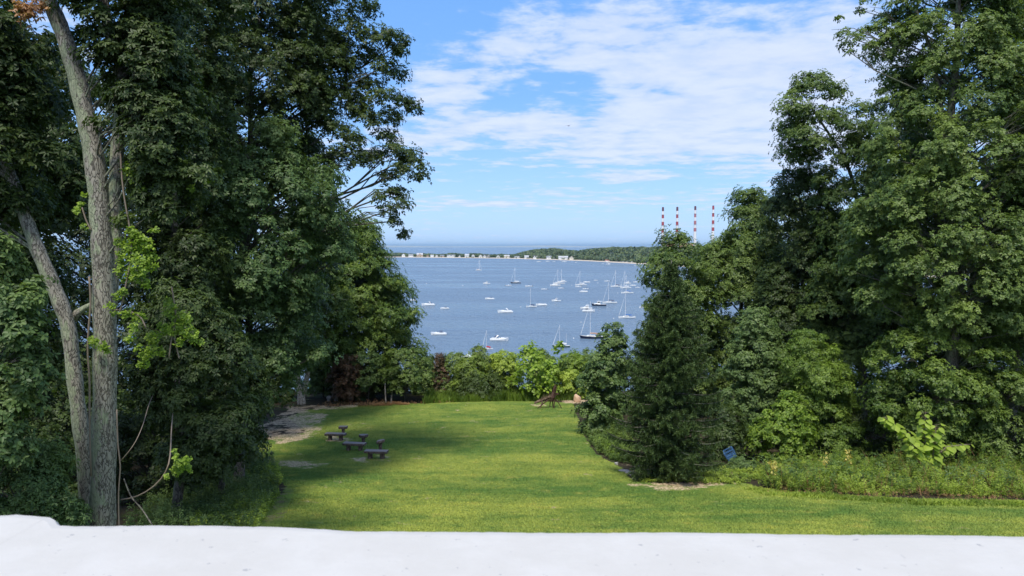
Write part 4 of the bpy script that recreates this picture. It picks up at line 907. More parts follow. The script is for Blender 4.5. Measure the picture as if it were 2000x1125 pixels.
tree('understory_tree', 'dark tree with drooping oak leaves right of the vine draped trunk', 'tree', 26, [(545, 300, 400), (610, 260, 455), (660, 260, 505), (700, 255, 500), (750, 250, 480), (800, 270, 515), (840, 290, 528), (875, 290, 505), (925, 320, 440)], 'oak_shade', lr=.55, L=.17, asp=.42, layers=5.5, quality=2, k=7, tw=.2, base=330, droop=.5)
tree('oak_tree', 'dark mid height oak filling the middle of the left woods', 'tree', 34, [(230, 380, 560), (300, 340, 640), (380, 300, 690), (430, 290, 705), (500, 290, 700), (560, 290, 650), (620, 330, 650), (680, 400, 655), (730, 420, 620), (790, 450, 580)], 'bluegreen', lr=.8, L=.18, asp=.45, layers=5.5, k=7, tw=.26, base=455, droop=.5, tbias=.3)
tree('overhanging_oak', 'tall dark oak whose ragged boughs reach out against the sky', 'tree', 37, [(-90, 330, 600), (-50, 330, 680), (0, 340, 700), (45, 350, 700), (90, 350, 690), (160, 350, 700), (230, 360, 670), (290, 380, 640), (340, 400, 620)], 'oak_shade', lr=.75, L=.18, asp=.42, layers=5, k=7, tw=.30, base=430, droop=.6, limb=.3,
     extra=[(735, 78, 22), (765, 72, 20), (790, 82, 14), (780, 100, 16), (715, 105, 26), (750, 130, 22), (775, 145, 18), (720, 165, 24), (750, 190, 22), (790, 200, 20), (808, 210, 15), (770, 225, 18), (735, 235, 22), (700, 215, 26), (690, 270, 20),
            (755, 265, 18), (775, 290, 18), (800, 305, 20), (818, 320, 16), (822, 345, 14), (790, 330, 18), (745, 300, 18), (715, 310, 22), (685, 300, 24), (655, 250, 26), (760, 345, 16), (775, 375, 18), (790, 400, 14), (762, 410, 15), (745, 385, 14), (772, 432, 14), (788, 455, 12),
            (690, 190, 30), (680, 130, 30), (700, 60, 24), (650, 310, 22), (640, 190, 30), (725, 20, 14), (700, 0, 24)], seed=1)
tree('rounded_tree', 'sunlit olive green rounded tree at the left edge of the harbour view', 'tree', 69, [(425, 650, 738), (455, 600, 752), (485, 570, 770), (520, 540, 790), (560, 530, 820), (600, 530, 830), (640, 540, 828), (670, 560, 834), (700, 580, 838)], 'olive', lr=1.25, L=.24, asp=.5, layers=6, k=6, tw=.25, base=650, droop=.3, tbias=.22, fill=1.4, limb=.25)
tree('pale_trunk_tree', 'tree with two pale forked trunks at the forest edge', 'tree', 62, [(470, 560, 650), (540, 530, 680), (600, 520, 690), (660, 530, 670), (705, 540, 640), (722, 560, 600)], 'oak', lr=.9, L=.24, asp=.45, layers=4, k=6, bark=BARKP, droop=.4, tw=.2, tbias=.3,
     trunk=[(589, 790, 17), (588, 770, 14), (583, 745, 11), (579, 722, 9), (577, 690, 8), (580, 640, 6), (590, 560, 4)], stems=[[(591, 772, 12), (597, 750, 11), (602, 725, 9), (606, 680, 7), (608, 620, 6), (606, 570, 4)]])
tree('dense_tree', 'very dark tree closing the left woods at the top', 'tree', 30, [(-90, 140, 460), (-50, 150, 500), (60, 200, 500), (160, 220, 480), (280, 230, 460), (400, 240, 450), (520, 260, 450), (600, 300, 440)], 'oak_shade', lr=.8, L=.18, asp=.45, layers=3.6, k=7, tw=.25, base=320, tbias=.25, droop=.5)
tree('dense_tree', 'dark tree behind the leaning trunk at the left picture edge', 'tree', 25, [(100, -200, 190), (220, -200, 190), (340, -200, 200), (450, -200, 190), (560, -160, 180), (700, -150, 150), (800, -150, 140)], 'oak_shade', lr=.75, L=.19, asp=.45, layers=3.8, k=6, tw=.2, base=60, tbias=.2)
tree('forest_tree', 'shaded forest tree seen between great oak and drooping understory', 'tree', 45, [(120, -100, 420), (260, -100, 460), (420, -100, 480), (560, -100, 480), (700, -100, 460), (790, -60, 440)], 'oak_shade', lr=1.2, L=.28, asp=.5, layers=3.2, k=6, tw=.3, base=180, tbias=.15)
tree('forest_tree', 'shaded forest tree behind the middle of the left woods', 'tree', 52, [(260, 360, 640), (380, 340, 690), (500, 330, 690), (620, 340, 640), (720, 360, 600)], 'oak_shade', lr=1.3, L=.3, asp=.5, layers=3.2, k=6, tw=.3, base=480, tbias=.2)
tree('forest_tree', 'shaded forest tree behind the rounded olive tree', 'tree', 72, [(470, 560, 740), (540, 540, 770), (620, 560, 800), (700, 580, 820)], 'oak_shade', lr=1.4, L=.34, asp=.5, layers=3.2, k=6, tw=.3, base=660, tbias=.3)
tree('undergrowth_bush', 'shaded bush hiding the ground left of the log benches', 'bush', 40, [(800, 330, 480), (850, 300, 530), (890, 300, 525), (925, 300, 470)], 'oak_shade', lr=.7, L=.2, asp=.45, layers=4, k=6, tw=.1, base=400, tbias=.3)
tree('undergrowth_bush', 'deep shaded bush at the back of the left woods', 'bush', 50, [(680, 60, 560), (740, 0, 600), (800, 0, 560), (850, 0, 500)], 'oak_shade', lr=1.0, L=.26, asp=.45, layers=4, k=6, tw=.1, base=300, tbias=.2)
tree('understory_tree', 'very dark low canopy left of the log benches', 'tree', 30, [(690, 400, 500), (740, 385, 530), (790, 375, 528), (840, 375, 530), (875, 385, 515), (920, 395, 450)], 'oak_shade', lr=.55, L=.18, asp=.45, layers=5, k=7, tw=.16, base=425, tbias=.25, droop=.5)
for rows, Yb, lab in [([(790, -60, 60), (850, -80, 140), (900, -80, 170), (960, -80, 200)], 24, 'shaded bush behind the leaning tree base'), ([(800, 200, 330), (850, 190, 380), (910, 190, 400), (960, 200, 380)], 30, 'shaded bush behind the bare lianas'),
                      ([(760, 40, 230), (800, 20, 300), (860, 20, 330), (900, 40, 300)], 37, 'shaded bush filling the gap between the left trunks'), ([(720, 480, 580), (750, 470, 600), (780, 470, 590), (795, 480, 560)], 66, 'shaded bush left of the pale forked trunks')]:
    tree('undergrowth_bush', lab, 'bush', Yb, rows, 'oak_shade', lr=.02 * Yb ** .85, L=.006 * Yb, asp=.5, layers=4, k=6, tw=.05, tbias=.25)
for rows, Yb, lab in [([(722, 600, 740), (750, 590, 760), (788, 590, 760)], 73, 'dark bush behind the shrubs under the rounded tree'), ([(722, 720, 860), (750, 720, 870), (785, 720, 870)], 73.5, 'dark bush behind the umbrella shaped bush'), ([(700, 1180, 1300), (760, 1180, 1300), (830, 1180, 1300)], 60, 'dark bush between the mulberry and the spruce')]:
    tree('undergrowth_bush', lab, 'bush', Yb, rows, 'oak_shade', lr=.8, L=.3, asp=.5, layers=4, k=6, tw=.05, tbias=.3, flat_=.8, fill=1.3)
# forest edge shrubs
for rows, mt, lab, bs in [([(690, 655, 700), (715, 645, 715), (745, 640, 712), (775, 655, 705)], 'rust', 'reddish brown shrub right of the pale forked trunks', 680), ([(688, 690, 730), (710, 680, 745), (740, 680, 750), (760, 690, 745)], 'bluegreen', 'green shrub between the reddish shrub and multi stemmed bush', 715),
                          ([(680, 770, 815), (705, 745, 840), (735, 740, 845), (760, 760, 830)], 'oak', 'umbrella shaped multi stemmed bush on thin trunks', 790), ([(700, 600, 640), (730, 595, 660), (765, 600, 660)], 'bluegreen', 'low green shrub close against the pale forked trunks', 630),
                          ([(735, 640, 700), (760, 640, 740), (778, 650, 730)], 'oak_shade', 'knee high dark shrub under the reddish one', 690), ([(700, 720, 770), (730, 715, 780), (765, 720, 770)], 'oak_shade', 'dark shrub left of the umbrella shaped bush', 745)]:
    tree('shrub', lab, 'shrub', 65.5 + random.uniform(-1, 1), [(v, a - 8, b + 8) for v, a, b in rows], mt, lr=.55, fill=1.3, L=.2, asp=.5, layers=4.5, k=6, tw=.07, base=bs, limb=.7, group='shrubs along the forest edge')
K = 65 / F
for u, vt, ub, lab in [(752, 725, 754, 'thin bare trunk under the shrubs, first from the umbrella bush'), (766, 722, 764, 'thin bare trunk close left of the umbrella bush')]:
    mb = MB(); b_ = on_ground(ub, 786); b_[2] -= .2; mb.tube([(0, 0, 0), tuple((at(u, (786 + vt) / 2, b_[1]) - b_)), tuple(at(u + 1, vt, b_[1]) - b_)], [.07, .055, .04], 6); o = mb.build('thin_trunk', BARKP); o.location = b_; tag(o, lab, 'tree trunk')
# hedge at the bluff
for rows, mt, lab, Yh, q_ in [([(690, 845, 868), (715, 838, 880), (745, 836, 884), (775, 840, 880)], 'rust', 'rust coloured shrub at the left end of the harbour hedge', 69, .5), ([(688, 880, 905), (705, 866, 915), (735, 862, 925), (772, 865, 920)], 'oak', 'dark green hedge shrub right of the rust coloured one', 69.5, .5),
      ([(690, 815, 845), (715, 805, 855), (750, 800, 860), (780, 805, 860)], 'oak', 'dark hedge shrub between rounded tree and rust coloured shrub', 69, .55), ([(697, 903, 925), (715, 895, 950), (745, 890, 950), (770, 890, 945)], 'olive', 'olive hedge shrub below the hidden motorboat', 68.5, .5),
      ([(676, 932, 940), (688, 926, 946), (708, 924, 955), (740, 920, 965), (765, 925, 960)], 'oak', 'pointed hedge shrub rising below the red covered sailboat', 70, .45), ([(684, 980, 992), (697, 965, 1003), (715, 955, 1010), (745, 950, 1010), (770, 955, 1005)], 'weed', 'broad topped hedge shrub right of the pointed one', 69, .5),
      ([(683, 1048, 1064), (700, 1036, 1075), (730, 1030, 1085), (765, 1035, 1080)], 'oak', 'dark feathery hedge shrub behind the large leaved vine', 71, .5), ([(690, 1100, 1130), (705, 1085, 1150), (735, 1085, 1165), (765, 1090, 1160)], 'fresh', 'pale flowering hedge shrub right of the vine', 70, .5),
      ([(680, 1140, 1165), (700, 1125, 1190), (730, 1120, 1200), (770, 1125, 1190)], 'bluegreen', 'hedge shrub beside the leafy mulberry tree', 72, .55), ([(720, 900, 960), (745, 890, 1000), (772, 890, 1000)], 'oak_shade', 'low dark shrub along the front of the hedge', 68, .5), ([(725, 1090, 1130), (750, 1080, 1165), (778, 1080, 1160)], 'weed', 'low yellow green shrub behind the twig sculpture', 67.5, .45)]:
    rows = rows if mt == 'rust' else [(v, a - 13 * min(1, (v - rows[0][0]) / 20) - 2, b + 13 * min(1, (v - rows[0][0]) / 20) + 2) for v, a, b in rows] + [(777, rows[-1][1] - 5, rows[-1][2] + 5)] if rows[-1][0] < 777 else rows
    tree('hedge_shrub', lab, 'shrub', Yh, rows, mt, lr=q_, fill=1.3, L=.2, asp=.5, layers=5, k=6, tw=.05, flat_=.8, group='hedge shrubs above the harbour', limb=.3, tbias=.6 if mt not in ('rust',) else .3)
tree('broadleaf_vine', 'lime green vine with big round leaves in the hedge behind the sculpture', 'vine', 66.8, [(672, 1022, 1036), (690, 1010, 1060), (705, 1000, 1098), (730, 992, 1100), (755, 1000, 1100), (765, 1010, 1100)], 'vine', lr=.5, L=.36, asp=.85, layers=2.6, k=3, tw=.05, flat_=.9, tbias=.45, extra=[(998, 748, 9), (1092, 680, 10), (1097, 675, 8)])
tree('hedge_shrub', 'small fresh green shrub under the right end of the hedge', 'shrub', 62, [(752, 1150, 1180), (775, 1140, 1185), (800, 1150, 1180)], 'fresh', lr=.4, L=.17, asp=.5, layers=5, k=6, tw=.04, flat_=.8, tbias=.45)

# ------------------------------------------------------------------ trees, right side
tree('mulberry_tree', 'bushy light green tree at the lawn edge left of the spruce', 'tree', 50, [(645, 1185, 1225), (670, 1165, 1235), (700, 1145, 1232), (740, 1125, 1228), (775, 1118, 1225), (800, 1116, 1222), (830, 1130, 1220), (850, 1145, 1220)], 'bluegreen', lr=.62, L=.2, asp=.7, layers=5.5, k=5, tw=.12, base=1210, tbias=.55, extra=[(1178, 655, 9), (1186, 640, 9), (1205, 637, 10), (1200, 655, 10), (1180, 682, 10)])
tree('maple_tree', 'bushy green tree crown directly behind the spruce', 'tree', 58, [(452, 1300, 1340), (476, 1282, 1365), (500, 1262, 1395), (540, 1246, 1410), (580, 1242, 1410), (620, 1250, 1410), (660, 1240, 1410), (720, 1230, 1410), (800, 1220, 1400)], 'oak', lr=1.0, L=.21, asp=.55, layers=5.5, k=6, tw=.25, base=1330, tbias=.4)
tree('oak_tree', 'oak crown just right of the rightmost smokestack', 'tree', 61, [(365, 1440, 1480), (395, 1425, 1510), (425, 1412, 1525), (450, 1402, 1530), (490, 1350, 1530), (540, 1330, 1560), (620, 1340, 1560), (700, 1350, 1540), (780, 1370, 1530)], 'oak', lr=1.05, L=.22, asp=.5, layers=5.5, k=6, tw=.28, base=1440, tbias=.42)
tree('dark_oak_tree', 'dark topped oak between the low oak crown and the tall right trees', 'tree', 55, [(322, 1508, 1540), (345, 1498, 1600), (385, 1488, 1640), (440, 1485, 1660), (520, 1480, 1660), (600, 1470, 1660), (700, 1470, 1640), (780, 1480, 1640)], 'oak_shade', lr=1.0, L=.22, asp=.5, layers=5.5, k=6, tw=.28, base=1580, tbias=.3)
tree('spreading_tree', 'airy spreading tree leaning toward the sky over the right woods', 'tree', 52, [(140, 1580, 1620), (165, 1540, 1650), (195, 1508, 1690), (240, 1505, 1720), (285, 1503, 1740), (315, 1545, 1750), (360, 1560, 1760), (440, 1590, 1780), (540, 1560, 1800), (620, 1540, 1780), (700, 1540, 1760)], 'oak', lr=1.0, L=.2, asp=.5, layers=4.6, k=7, tw=.32, base=1700, limb=.45, tbias=.3, droop=.4)
tree('tall_oak', 'tallest oak of the right woods with grey forked trunk', 'tree', 41, [(-150, 1700, 1990), (-60, 1700, 1990), (20, 1720, 1990), (70, 1700, 2010), (120, 1720, 2030), (180, 1700, 2050), (260, 1680, 2070), (350, 1650, 2090), (450, 1640, 2090), (540, 1640, 2090), (600, 1680, 2080), (640, 1720, 2060)], 'oak', lr=.9, L=.17, asp=.5, layers=5.5, k=7, tw=.34, limb=.5, tbias=.5, tdy=-1.5, droop=.4, flat_=.45, bark=BARK2,
     trunk=[(1852, 940, 30), (1856, 800, 26), (1860, 660, 24), (1860, 540, 22), (1856, 430, 20), (1850, 330, 18), (1856, 220, 15), (1868, 120, 12), (1872, 0, 9)], stems=[[(1852, 345, 14), (1842, 250, 12), (1832, 170, 10), (1815, 90, 7), (1790, 20, 4)]],
     extra=[(1645, 65, 14), (1650, 90, 13), (1668, 75, 15), (1690, 60, 16), (1640, 35, 9), (1660, 102, 9), (1700, 90, 14), (1715, 55, 18), (1680, 20, 10), (1685, 0, 9), (1735, 70, 22), (1735, 105, 18), (1755, 25, 20)])
tree('tall_tree', 'tall leafy tree cut by the right picture edge', 'tree', 44, [(-150, 1900, 2160), (0, 1910, 2160), (150, 1930, 2160), (300, 1920, 2160), (450, 1900, 2160), (580, 1900, 2160), (680, 1900, 2160)], 'oak', lr=.9, L=.18, asp=.5, layers=4.5, k=7, tw=.3, base=1985, tbias=.6, droop=.4)
tree('oak_sapling', 'young oak with hanging bluish leaves right behind the spruce', 'tree', 46, [(598, 1450, 1500), (640, 1425, 1530), (690, 1410, 1545), (740, 1402, 1545), (790, 1405, 1540), (840, 1415, 1530)], 'bluegreen', lr=.6, L=.2, asp=.4, layers=5.5, k=7, tw=.12, droop=.8, tbias=.6)
tree('hickory_sapling', 'bright green sapling with long drooping leaves in the right thicket', 'tree', 43, [(640, 1560, 1600), (675, 1535, 1640), (720, 1520, 1670), (770, 1530, 1690), (820, 1545, 1700), (870, 1560, 1700)], 'fresh', lr=.55, L=.2, asp=.3, layers=5.5, k=7, tw=.09, droop=.6, tbias=.25)
tree('oak_sapling', 'brownish green young oak with several pointed tops at right', 'tree', 40, [(600, 1775, 1800), (640, 1745, 1890), (680, 1690, 1960), (720, 1680, 1990), (770, 1690, 1985), (820, 1700, 1960), (860, 1720, 1920)], 'olive', lr=.55, L=.19, asp=.45, layers=5.5, k=7, tw=.1, droop=.4, tbias=.2, extra=[(1788, 605, 12), (1790, 630, 18), (1925, 632, 14), (1945, 650, 16), (1915, 665, 18), (1740, 660, 12), (1700, 705, 12), (1985, 680, 12)])
tree('thicket_shrub', 'dense green shrub at the right picture edge above the weeds', 'shrub', 39, [(730, 1900, 2080), (780, 1880, 2080), (840, 1870, 2080), (890, 1880, 2080), (925, 1900, 2080)], 'oak', lr=.5, L=.16, asp=.45, layers=5, k=6, tw=.08, base=1980, tbias=.5)
tree('maple_shrub', 'yellow green maple shrub right of the blue crate', 'shrub', 41.5, [(762, 1530, 1552), (785, 1510, 1580), (810, 1480, 1605), (835, 1455, 1600), (862, 1446, 1590), (890, 1470, 1580)], 'vine', lr=.42, L=.16, asp=.75, layers=4.5, k=5, tw=.07, flat_=.45, tbias=.22, droop=.25)
tree('thicket_shrub', 'dark shrub in the shadow between spruce and maple shrub', 'shrub', 42, [(790, 1385, 1440), (830, 1375, 1460), (880, 1375, 1470), (925, 1400, 1470)], 'oak_shade', lr=.5, L=.18, asp=.45, layers=5, k=6, tw=.07, tbias=.5)
tree('thicket_shrub', 'dark shrub behind the lime green big leaved plant', 'shrub', 43, [(800, 1640, 1780), (840, 1620, 1880), (880, 1620, 1900), (915, 1640, 1880)], 'oak_shade', lr=.5, L=.18, asp=.45, layers=4.5, k=6, tw=.07, tbias=.4)
tree('thicket_shrub', 'low leafy shrub wrapped around the blue crate', 'shrub', 38.6, [(893, 1440, 1470), (905, 1415, 1490), (925, 1420, 1490), (940, 1440, 1480)], 'bluegreen', lr=.35, L=.13, asp=.5, layers=5, k=6, tw=.04, tbias=.5)
tree('thicket_shrub', 'shrub filling the gap between young oak and bright sapling', 'shrub', 48, [(700, 1500, 1560), (760, 1490, 1600), (830, 1480, 1620), (880, 1490, 1600)], 'oak_shade', lr=.6, L=.19, asp=.45, layers=4.5, k=6, tw=.07, tbias=.4)
tree('forest_tree', 'shaded forest tree behind the right thicket, near the spruce', 'tree', 68, [(380, 1440, 1640), (500, 1400, 1700), (620, 1380, 1720), (740, 1380, 1720), (860, 1380, 1700)], 'oak_shade', lr=1.4, L=.32, asp=.5, layers=3.4, k=6, tw=.3, base=1560, tbias=.35)
tree('forest_tree', 'shaded forest tree behind the tallest right oak', 'tree', 54, [(200, 1720, 2120), (360, 1680, 2140), (520, 1660, 2140), (680, 1640, 2140), (820, 1640, 2140), (900, 1640, 2140)], 'oak_shade', lr=1.2, L=.28, asp=.5, layers=3.4, k=6, tw=.3, base=1900, tbias=.25)

# spruce
def spruce(u, vb, vt, rows, label):
    b_ = on_ground(u, vb); b_[2] = float(gz(b_[0], b_[1])); Y = b_[1]
    root = empty('spruce_tree', b_, 0, label, 'spruce')
    tv = np.array([r[0] for r in rows], float); zc_ = np.array([(at(u, v, Y) - b_)[2] for v in tv])[::-1]; rl = np.array([(u - r[1]) / F * Y for r in rows])[::-1]; rrr = np.array([(r[2] - u) / F * Y for r in rows])[::-1]
    H = zc_[-1]; mb = MB(); mb.tube([(0, 0, -.3), (0, 0, H * .5), (.0, 0, H)], [.19, .11, .02], 9); mb.build('trunk', BARK2, root, True)
    bm_ = MB(); C = []; D = []; TN = []; z = .25
    while z < H - .05:
        nb_ = 9 if z < H * .8 else 6; ph = rng.uniform(0, 6.28)
        for k in range(nb_):
            th = ph + 2 * math.pi * k / nb_ + rng.uniform(-.3, .3); ct = math.cos(th)
            Rm = (np.interp(z, zc_, rrr) if ct > 0 else np.interp(z, zc_, rl)) * (abs(ct) ** .5 * .9 + .1 * 1) if abs(ct) > .3 else .5 * (np.interp(z, zc_, rrr) + np.interp(z, zc_, rl)) * .95
            if rng.random() < .16: continue
            Rm *= rng.uniform(.6, 1.22); Rm = max(Rm, .12); n_ = 9; t_ = np.linspace(0, 1, n_)
            zz = z + Rm * (.32 * (H - z) / H * t_ * 1.2 - .42 * t_ ** 1.6 * (1.1 - .8 * z / H) + .25 * t_ ** 4)
            zz = np.maximum(zz, .08); px_ = math.cos(th) * Rm * t_; py_ = math.sin(th) * Rm * t_
            br = np.stack([px_, py_, zz], 1); bm_.tube(br, np.linspace(.03, .006, n_) * (.5 + Rm * .4), 4, cap=False)
            side = np.array([-math.sin(th), math.cos(th), 0])
            ns = max(6, int(Rm * 19))
            for q in range(ns):
                s = rng.uniform(.12, 1) ; o_ = np.array([np.interp(s, t_, br[:, c]) for c in range(3)])
                sd = side * rng.choice([-1, 1]) * rng.uniform(.5, 1) + np.array([math.cos(th), math.sin(th), 0]) * rng.uniform(.3, 1) + np.array([0, 0, rng.uniform(-.75, .05)])
                sd /= np.linalg.norm(sd); Ls = rng.uniform(.18, .48) * min(1, .35 + Rm * .5) * (1.15 - .5 * s)
                m_ = 7; tq = np.linspace(0, 1, m_)[:, None]; pp = o_ + sd * Ls * tq - np.array([0, 0, 1]) * (tq ** 2) * Ls * .28
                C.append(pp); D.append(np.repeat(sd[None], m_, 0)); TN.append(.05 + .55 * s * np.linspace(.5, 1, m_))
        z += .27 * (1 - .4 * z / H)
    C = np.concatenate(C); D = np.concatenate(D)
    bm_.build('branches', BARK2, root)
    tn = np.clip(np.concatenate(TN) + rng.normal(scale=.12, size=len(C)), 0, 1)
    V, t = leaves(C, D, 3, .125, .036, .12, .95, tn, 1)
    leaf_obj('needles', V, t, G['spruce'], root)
spruce(1306, 934, 508, [(508, 1302, 1310), (545, 1285, 1328), (590, 1266, 1350), (650, 1246, 1370), (720, 1226, 1388), (800, 1208, 1402), (870, 1200, 1412), (920, 1215, 1408), (934, 1232, 1392)], 'dark green spruce standing alone at the right lawn edge')

# big leaved lime plant
def heart_leaf(c, axis, up, L):
    axis = nrm(axis); sd_ = nrm(np.cross(axis, up)); n_ = np.cross(sd_, axis)
    pr = [(0, 0), (-.08, .26), (.10, .46), (.40, .46), (.72, .26), (1, 0), (.72, -.26), (.40, -.46), (.10, -.46), (-.08, -.26)]
    out = [c + axis * (x - .0) * L + sd_ * y * L + n_ * (-.22 * abs(y) ** 1.3 - .22 * x * x) * L * 1.0 for x, y in pr]
    mid = c + axis * .4 * L + n_ * .03 * L
    return [mid] + out, [(0, i, i % 10 + 1) for i in range(1, 11)]
def bigleaf(u, vb, stems, label, Lf):
    b_ = on_ground(u, vb); b_[2] = float(gz(b_[0], b_[1])); Y = b_[1]; root = empty('broadleaf_plant', b_, 0, label, 'plant')
    ms = MB(); ml = MB(); tn = []
    for st in stems:
        pts = np.array([at(a, c, Y + dy) - b_ for a, c, dy in st]); ms.tube(pts, np.linspace(.035, .012, len(pts)), 6)
        s_ = np.linspace(.25, len(pts) - 1, 25)
        for i, s in enumerate(s_):
            c = np.array([np.interp(s, np.arange(len(pts)), pts[:, q]) for q in range(3)])
            for k in range(2):
                th = i * 1.57 + k * math.pi + rng.uniform(-.5, .5); dr = np.array([math.cos(th), math.sin(th) - .15, rng.uniform(-.1, .35)])
                pl = rng.uniform(.12, .3); e = c + nrm(dr) * pl; ms.tube([c, e], [.008, .006], 4)
                vs, fs = heart_leaf(e, dr + np.array([0, 0, rng.uniform(-1.0, -.35)]), np.array([dr[0] * .2, -.35, 1.0]), Lf * rng.uniform(.65, 1.15) * (1.05 - .35 * s / s_[-1])); ml.add(vs, fs); tn += [rng.uniform(.2, .9)] * 10
    ms.build('stem', VINE, root); o = ml.build('foliage', G['lime'], root, True)
    at_ = o.data.attributes.new('tint', 'FLOAT', 'FACE'); at_.data.foreach_set('value', tn)
bigleaf(1812, 932, [[(1812, 932, 0), (1800, 890, 0), (1775, 850, -.2), (1740, 828, -.3), (1728, 815, -.3)], [(1812, 932, 0), (1808, 880, 0), (1806, 840, 0), (1808, 805, .1)], [(1812, 932, 0), (1826, 892, 0), (1850, 872, .2), (1890, 868, .3)], [(1812, 932, 0), (1822, 890, -.2), (1826, 860, -.3), (1828, 830, -.3)], [(1812, 932, 0), (1795, 900, -.3), (1785, 870, -.5)]],
        'lime green plant with huge heart shaped leaves among the right weeds', .46)

# ------------------------------------------------------------------ weeds and tall grass
def weeds(name, label, polys, n, h, L, asp, mat, kind='stuff', lean=.18, leafn=9, cat='weeds', blade=False, hv=.4):
    C = []; D = []; T = []
    poly = [gpoly(p) for p in polys]; areas = []
    pts = []
    for p in poly:
        a = np.array(p); mn, mx = a.min(0), a.max(0); x = rng.uniform(mn[0], mx[0], n * 6); y = rng.uniform(mn[1], mx[1], n * 6); ok = pip(x, y, p); pts.append(np.stack([x[ok], y[ok]], 1)[:n])
    P = np.concatenate(pts); m = len(P); z = gz(P[:, 0], P[:, 1]); B = np.column_stack([P, z])
    if not blade: keep = rng.random(m) < .45 + .8 * (.5 + .5 * np.sin(P[:, 0] * 3.1 + 2 * np.sin(P[:, 1] * 2.3))); P = P[keep]; m = len(P); z = gz(P[:, 0], P[:, 1]); B = np.column_stack([P, z])
    patch = .5 + .5 * np.sin(P[:, 0] * 1.3 + np.sin(P[:, 1] * 1.9) * 1.5) * np.cos(P[:, 1] * 1.1 + P[:, 0] * .4)
    hh_ = h * (1 - hv + 2 * hv * rng.random(m)) * (.35 + .95 * patch)
    ln = rng.normal(scale=lean, size=(m, 2)) * hh_[:, None]; tint = np.clip(.25 + .5 * np.sin(P[:, 0] * .9 + P[:, 1] * .5) ** 2 + rng.normal(scale=.12, size=m), 0, 1)
    if blade:
        V = []; T = []
        for k in range(leafn):
            a = rng.uniform(0, 6.28, m); off = rng.normal(scale=.06, size=(m, 2)); w_ = L * asp; dx, dy = np.cos(a) * w_, np.sin(a) * w_
            l2 = rng.normal(scale=lean, size=(m, 2)) * hh_[:, None]; b = B + np.column_stack([off, np.zeros(m)]); hz_ = hh_ * rng.uniform(.6, 1.1, m)
            mid = b + np.column_stack([l2 * .35, hz_ * .6]); tp = b + np.column_stack([l2 * 1.2, hz_]); s = np.column_stack([dx, dy, np.zeros(m)])
            V.append(np.stack([b - s * .7, b + s * .7, mid + s * .6, tp, mid - s * .6], 1)); T.append(np.clip(tint + rng.normal(scale=.1, size=m), 0, 1))
        V = np.concatenate(V); T = np.concatenate(T); o = fast_mesh(name, V, 5, G[mat], T)
    else:
        t_ = rng.uniform(.12, 1, (m, leafn)); C = B[:, None, :] + np.concatenate([ln[:, None, :] * (t_[..., None] ** 1.5), (hh_[:, None] * t_)[..., None]], -1)
        C = C.reshape(-1, 3); D = nrm(rng.normal(scale=.35, size=C.shape) + np.array([0, 0, 1])); V, T = leaves(C, D, 3, L, L * asp, .25, .3, np.repeat(tint, leafn) + .15 * (t_.reshape(-1) - .5)); o = fast_mesh(name, V, 4, G[mat], T)
    return tag(o, label, cat, kind=kind)
weeds('weeds', 'tall wild goldenrod weeds in front of the right thicket', [[(1480, 955), (1490, 930), (1540, 915), (1640, 912), (1740, 915), (1740, 972), (1600, 966)], [(1740, 968), (1740, 918), (1900, 918), (2040, 910), (2040, 976), (1900, 974)]], 1700, .75, .11, .3, 'weed', leafn=10)
weeds('weeds', 'fresh green stalks standing above the right weeds', [[(1500, 945), (1560, 918), (1760, 918), (1740, 955), (1600, 955)], [(1760, 950), (1760, 918), (2040, 912), (2040, 950)]], 700, 1.0, .10, .25, 'fresh', leafn=13, hv=.55)
weeds('weeds', 'dark green nettles in the hollows of the right weeds', [[(1490, 955), (1500, 920), (1760, 915), (1760, 962), (1600, 962)], [(1760, 965), (1760, 915), (2040, 910), (2040, 970)]], 500, .85, .15, .45, 'bluegreen', leafn=9, hv=.5)
weeds('tall_grass', 'dry brown grass stalks poking out of the right weeds', [[(1490, 955), (1520, 925), (1760, 920), (2040, 915), (2040, 972), (1760, 968)]], 500, 1.0, .012, 1.0, 'dead', blade=True, leafn=3, cat='grass', lean=.25)
weeds('weeds', 'yellow leaved patches among the right weeds', [[(1560, 958), (1600, 930), (1700, 930), (1720, 960)], [(1830, 970), (1850, 935), (1990, 930), (2010, 970)]], 300, .6, .10, .6, 'lime', leafn=6, hv=.5)
weeds('weeds', 'brown dead stems at the foot of the right weeds', [[(1490, 962), (1500, 950), (1760, 962), (2040, 970), (2040, 982), (1900, 980), (1700, 974)]], 380, .3, .06, .3, 'dead', leafn=5)
weeds('weeds', 'shaded ferny weeds at the foot of the left woods', [[(235, 1060), (300, 990), (340, 930), (480, 895), (530, 905), (545, 940), (530, 985), (490, 1040)]], 3000, .62, .10, .34, 'bluegreen', leafn=10)
weeds('weeds', 'yellowish low weeds along the left edge of the lawn', [[(360, 1050), (400, 1000), (470, 975), (540, 955), (545, 970), (500, 1045)], [(470, 930), (540, 915), (552, 945), (500, 960)]], 900, .35, .10, .5, 'weed', leafn=8)
weeds('tall_grass', 'band of tall green grass between lawn and harbour hedge', [[(826, 789), (836, 780), (900, 773), (1000, 771), (1120, 771), (1125, 782), (1050, 784), (960, 784), (880, 786)]], 3600, 0.72, .02, 1.3, 'fresh', blade=True, leafn=7, cat='grass', lean=.22)
weeds('weeds', 'brownish weeds at the far edge of the lawn', [[(610, 797), (640, 785), (760, 786), (850, 783), (900, 786), (760, 793)], [(700, 793), (800, 788), (800, 791), (700, 796)]], 300, .22, .09, .3, 'dead', leafn=5)
weeds('weeds', 'flower bed weeds left of the spruce', [[(1140, 845), (1160, 825), (1210, 840), (1240, 870), (1250, 905), (1205, 905), (1165, 885)]], 1300, .6, .12, .4, 'oak', leafn=9)
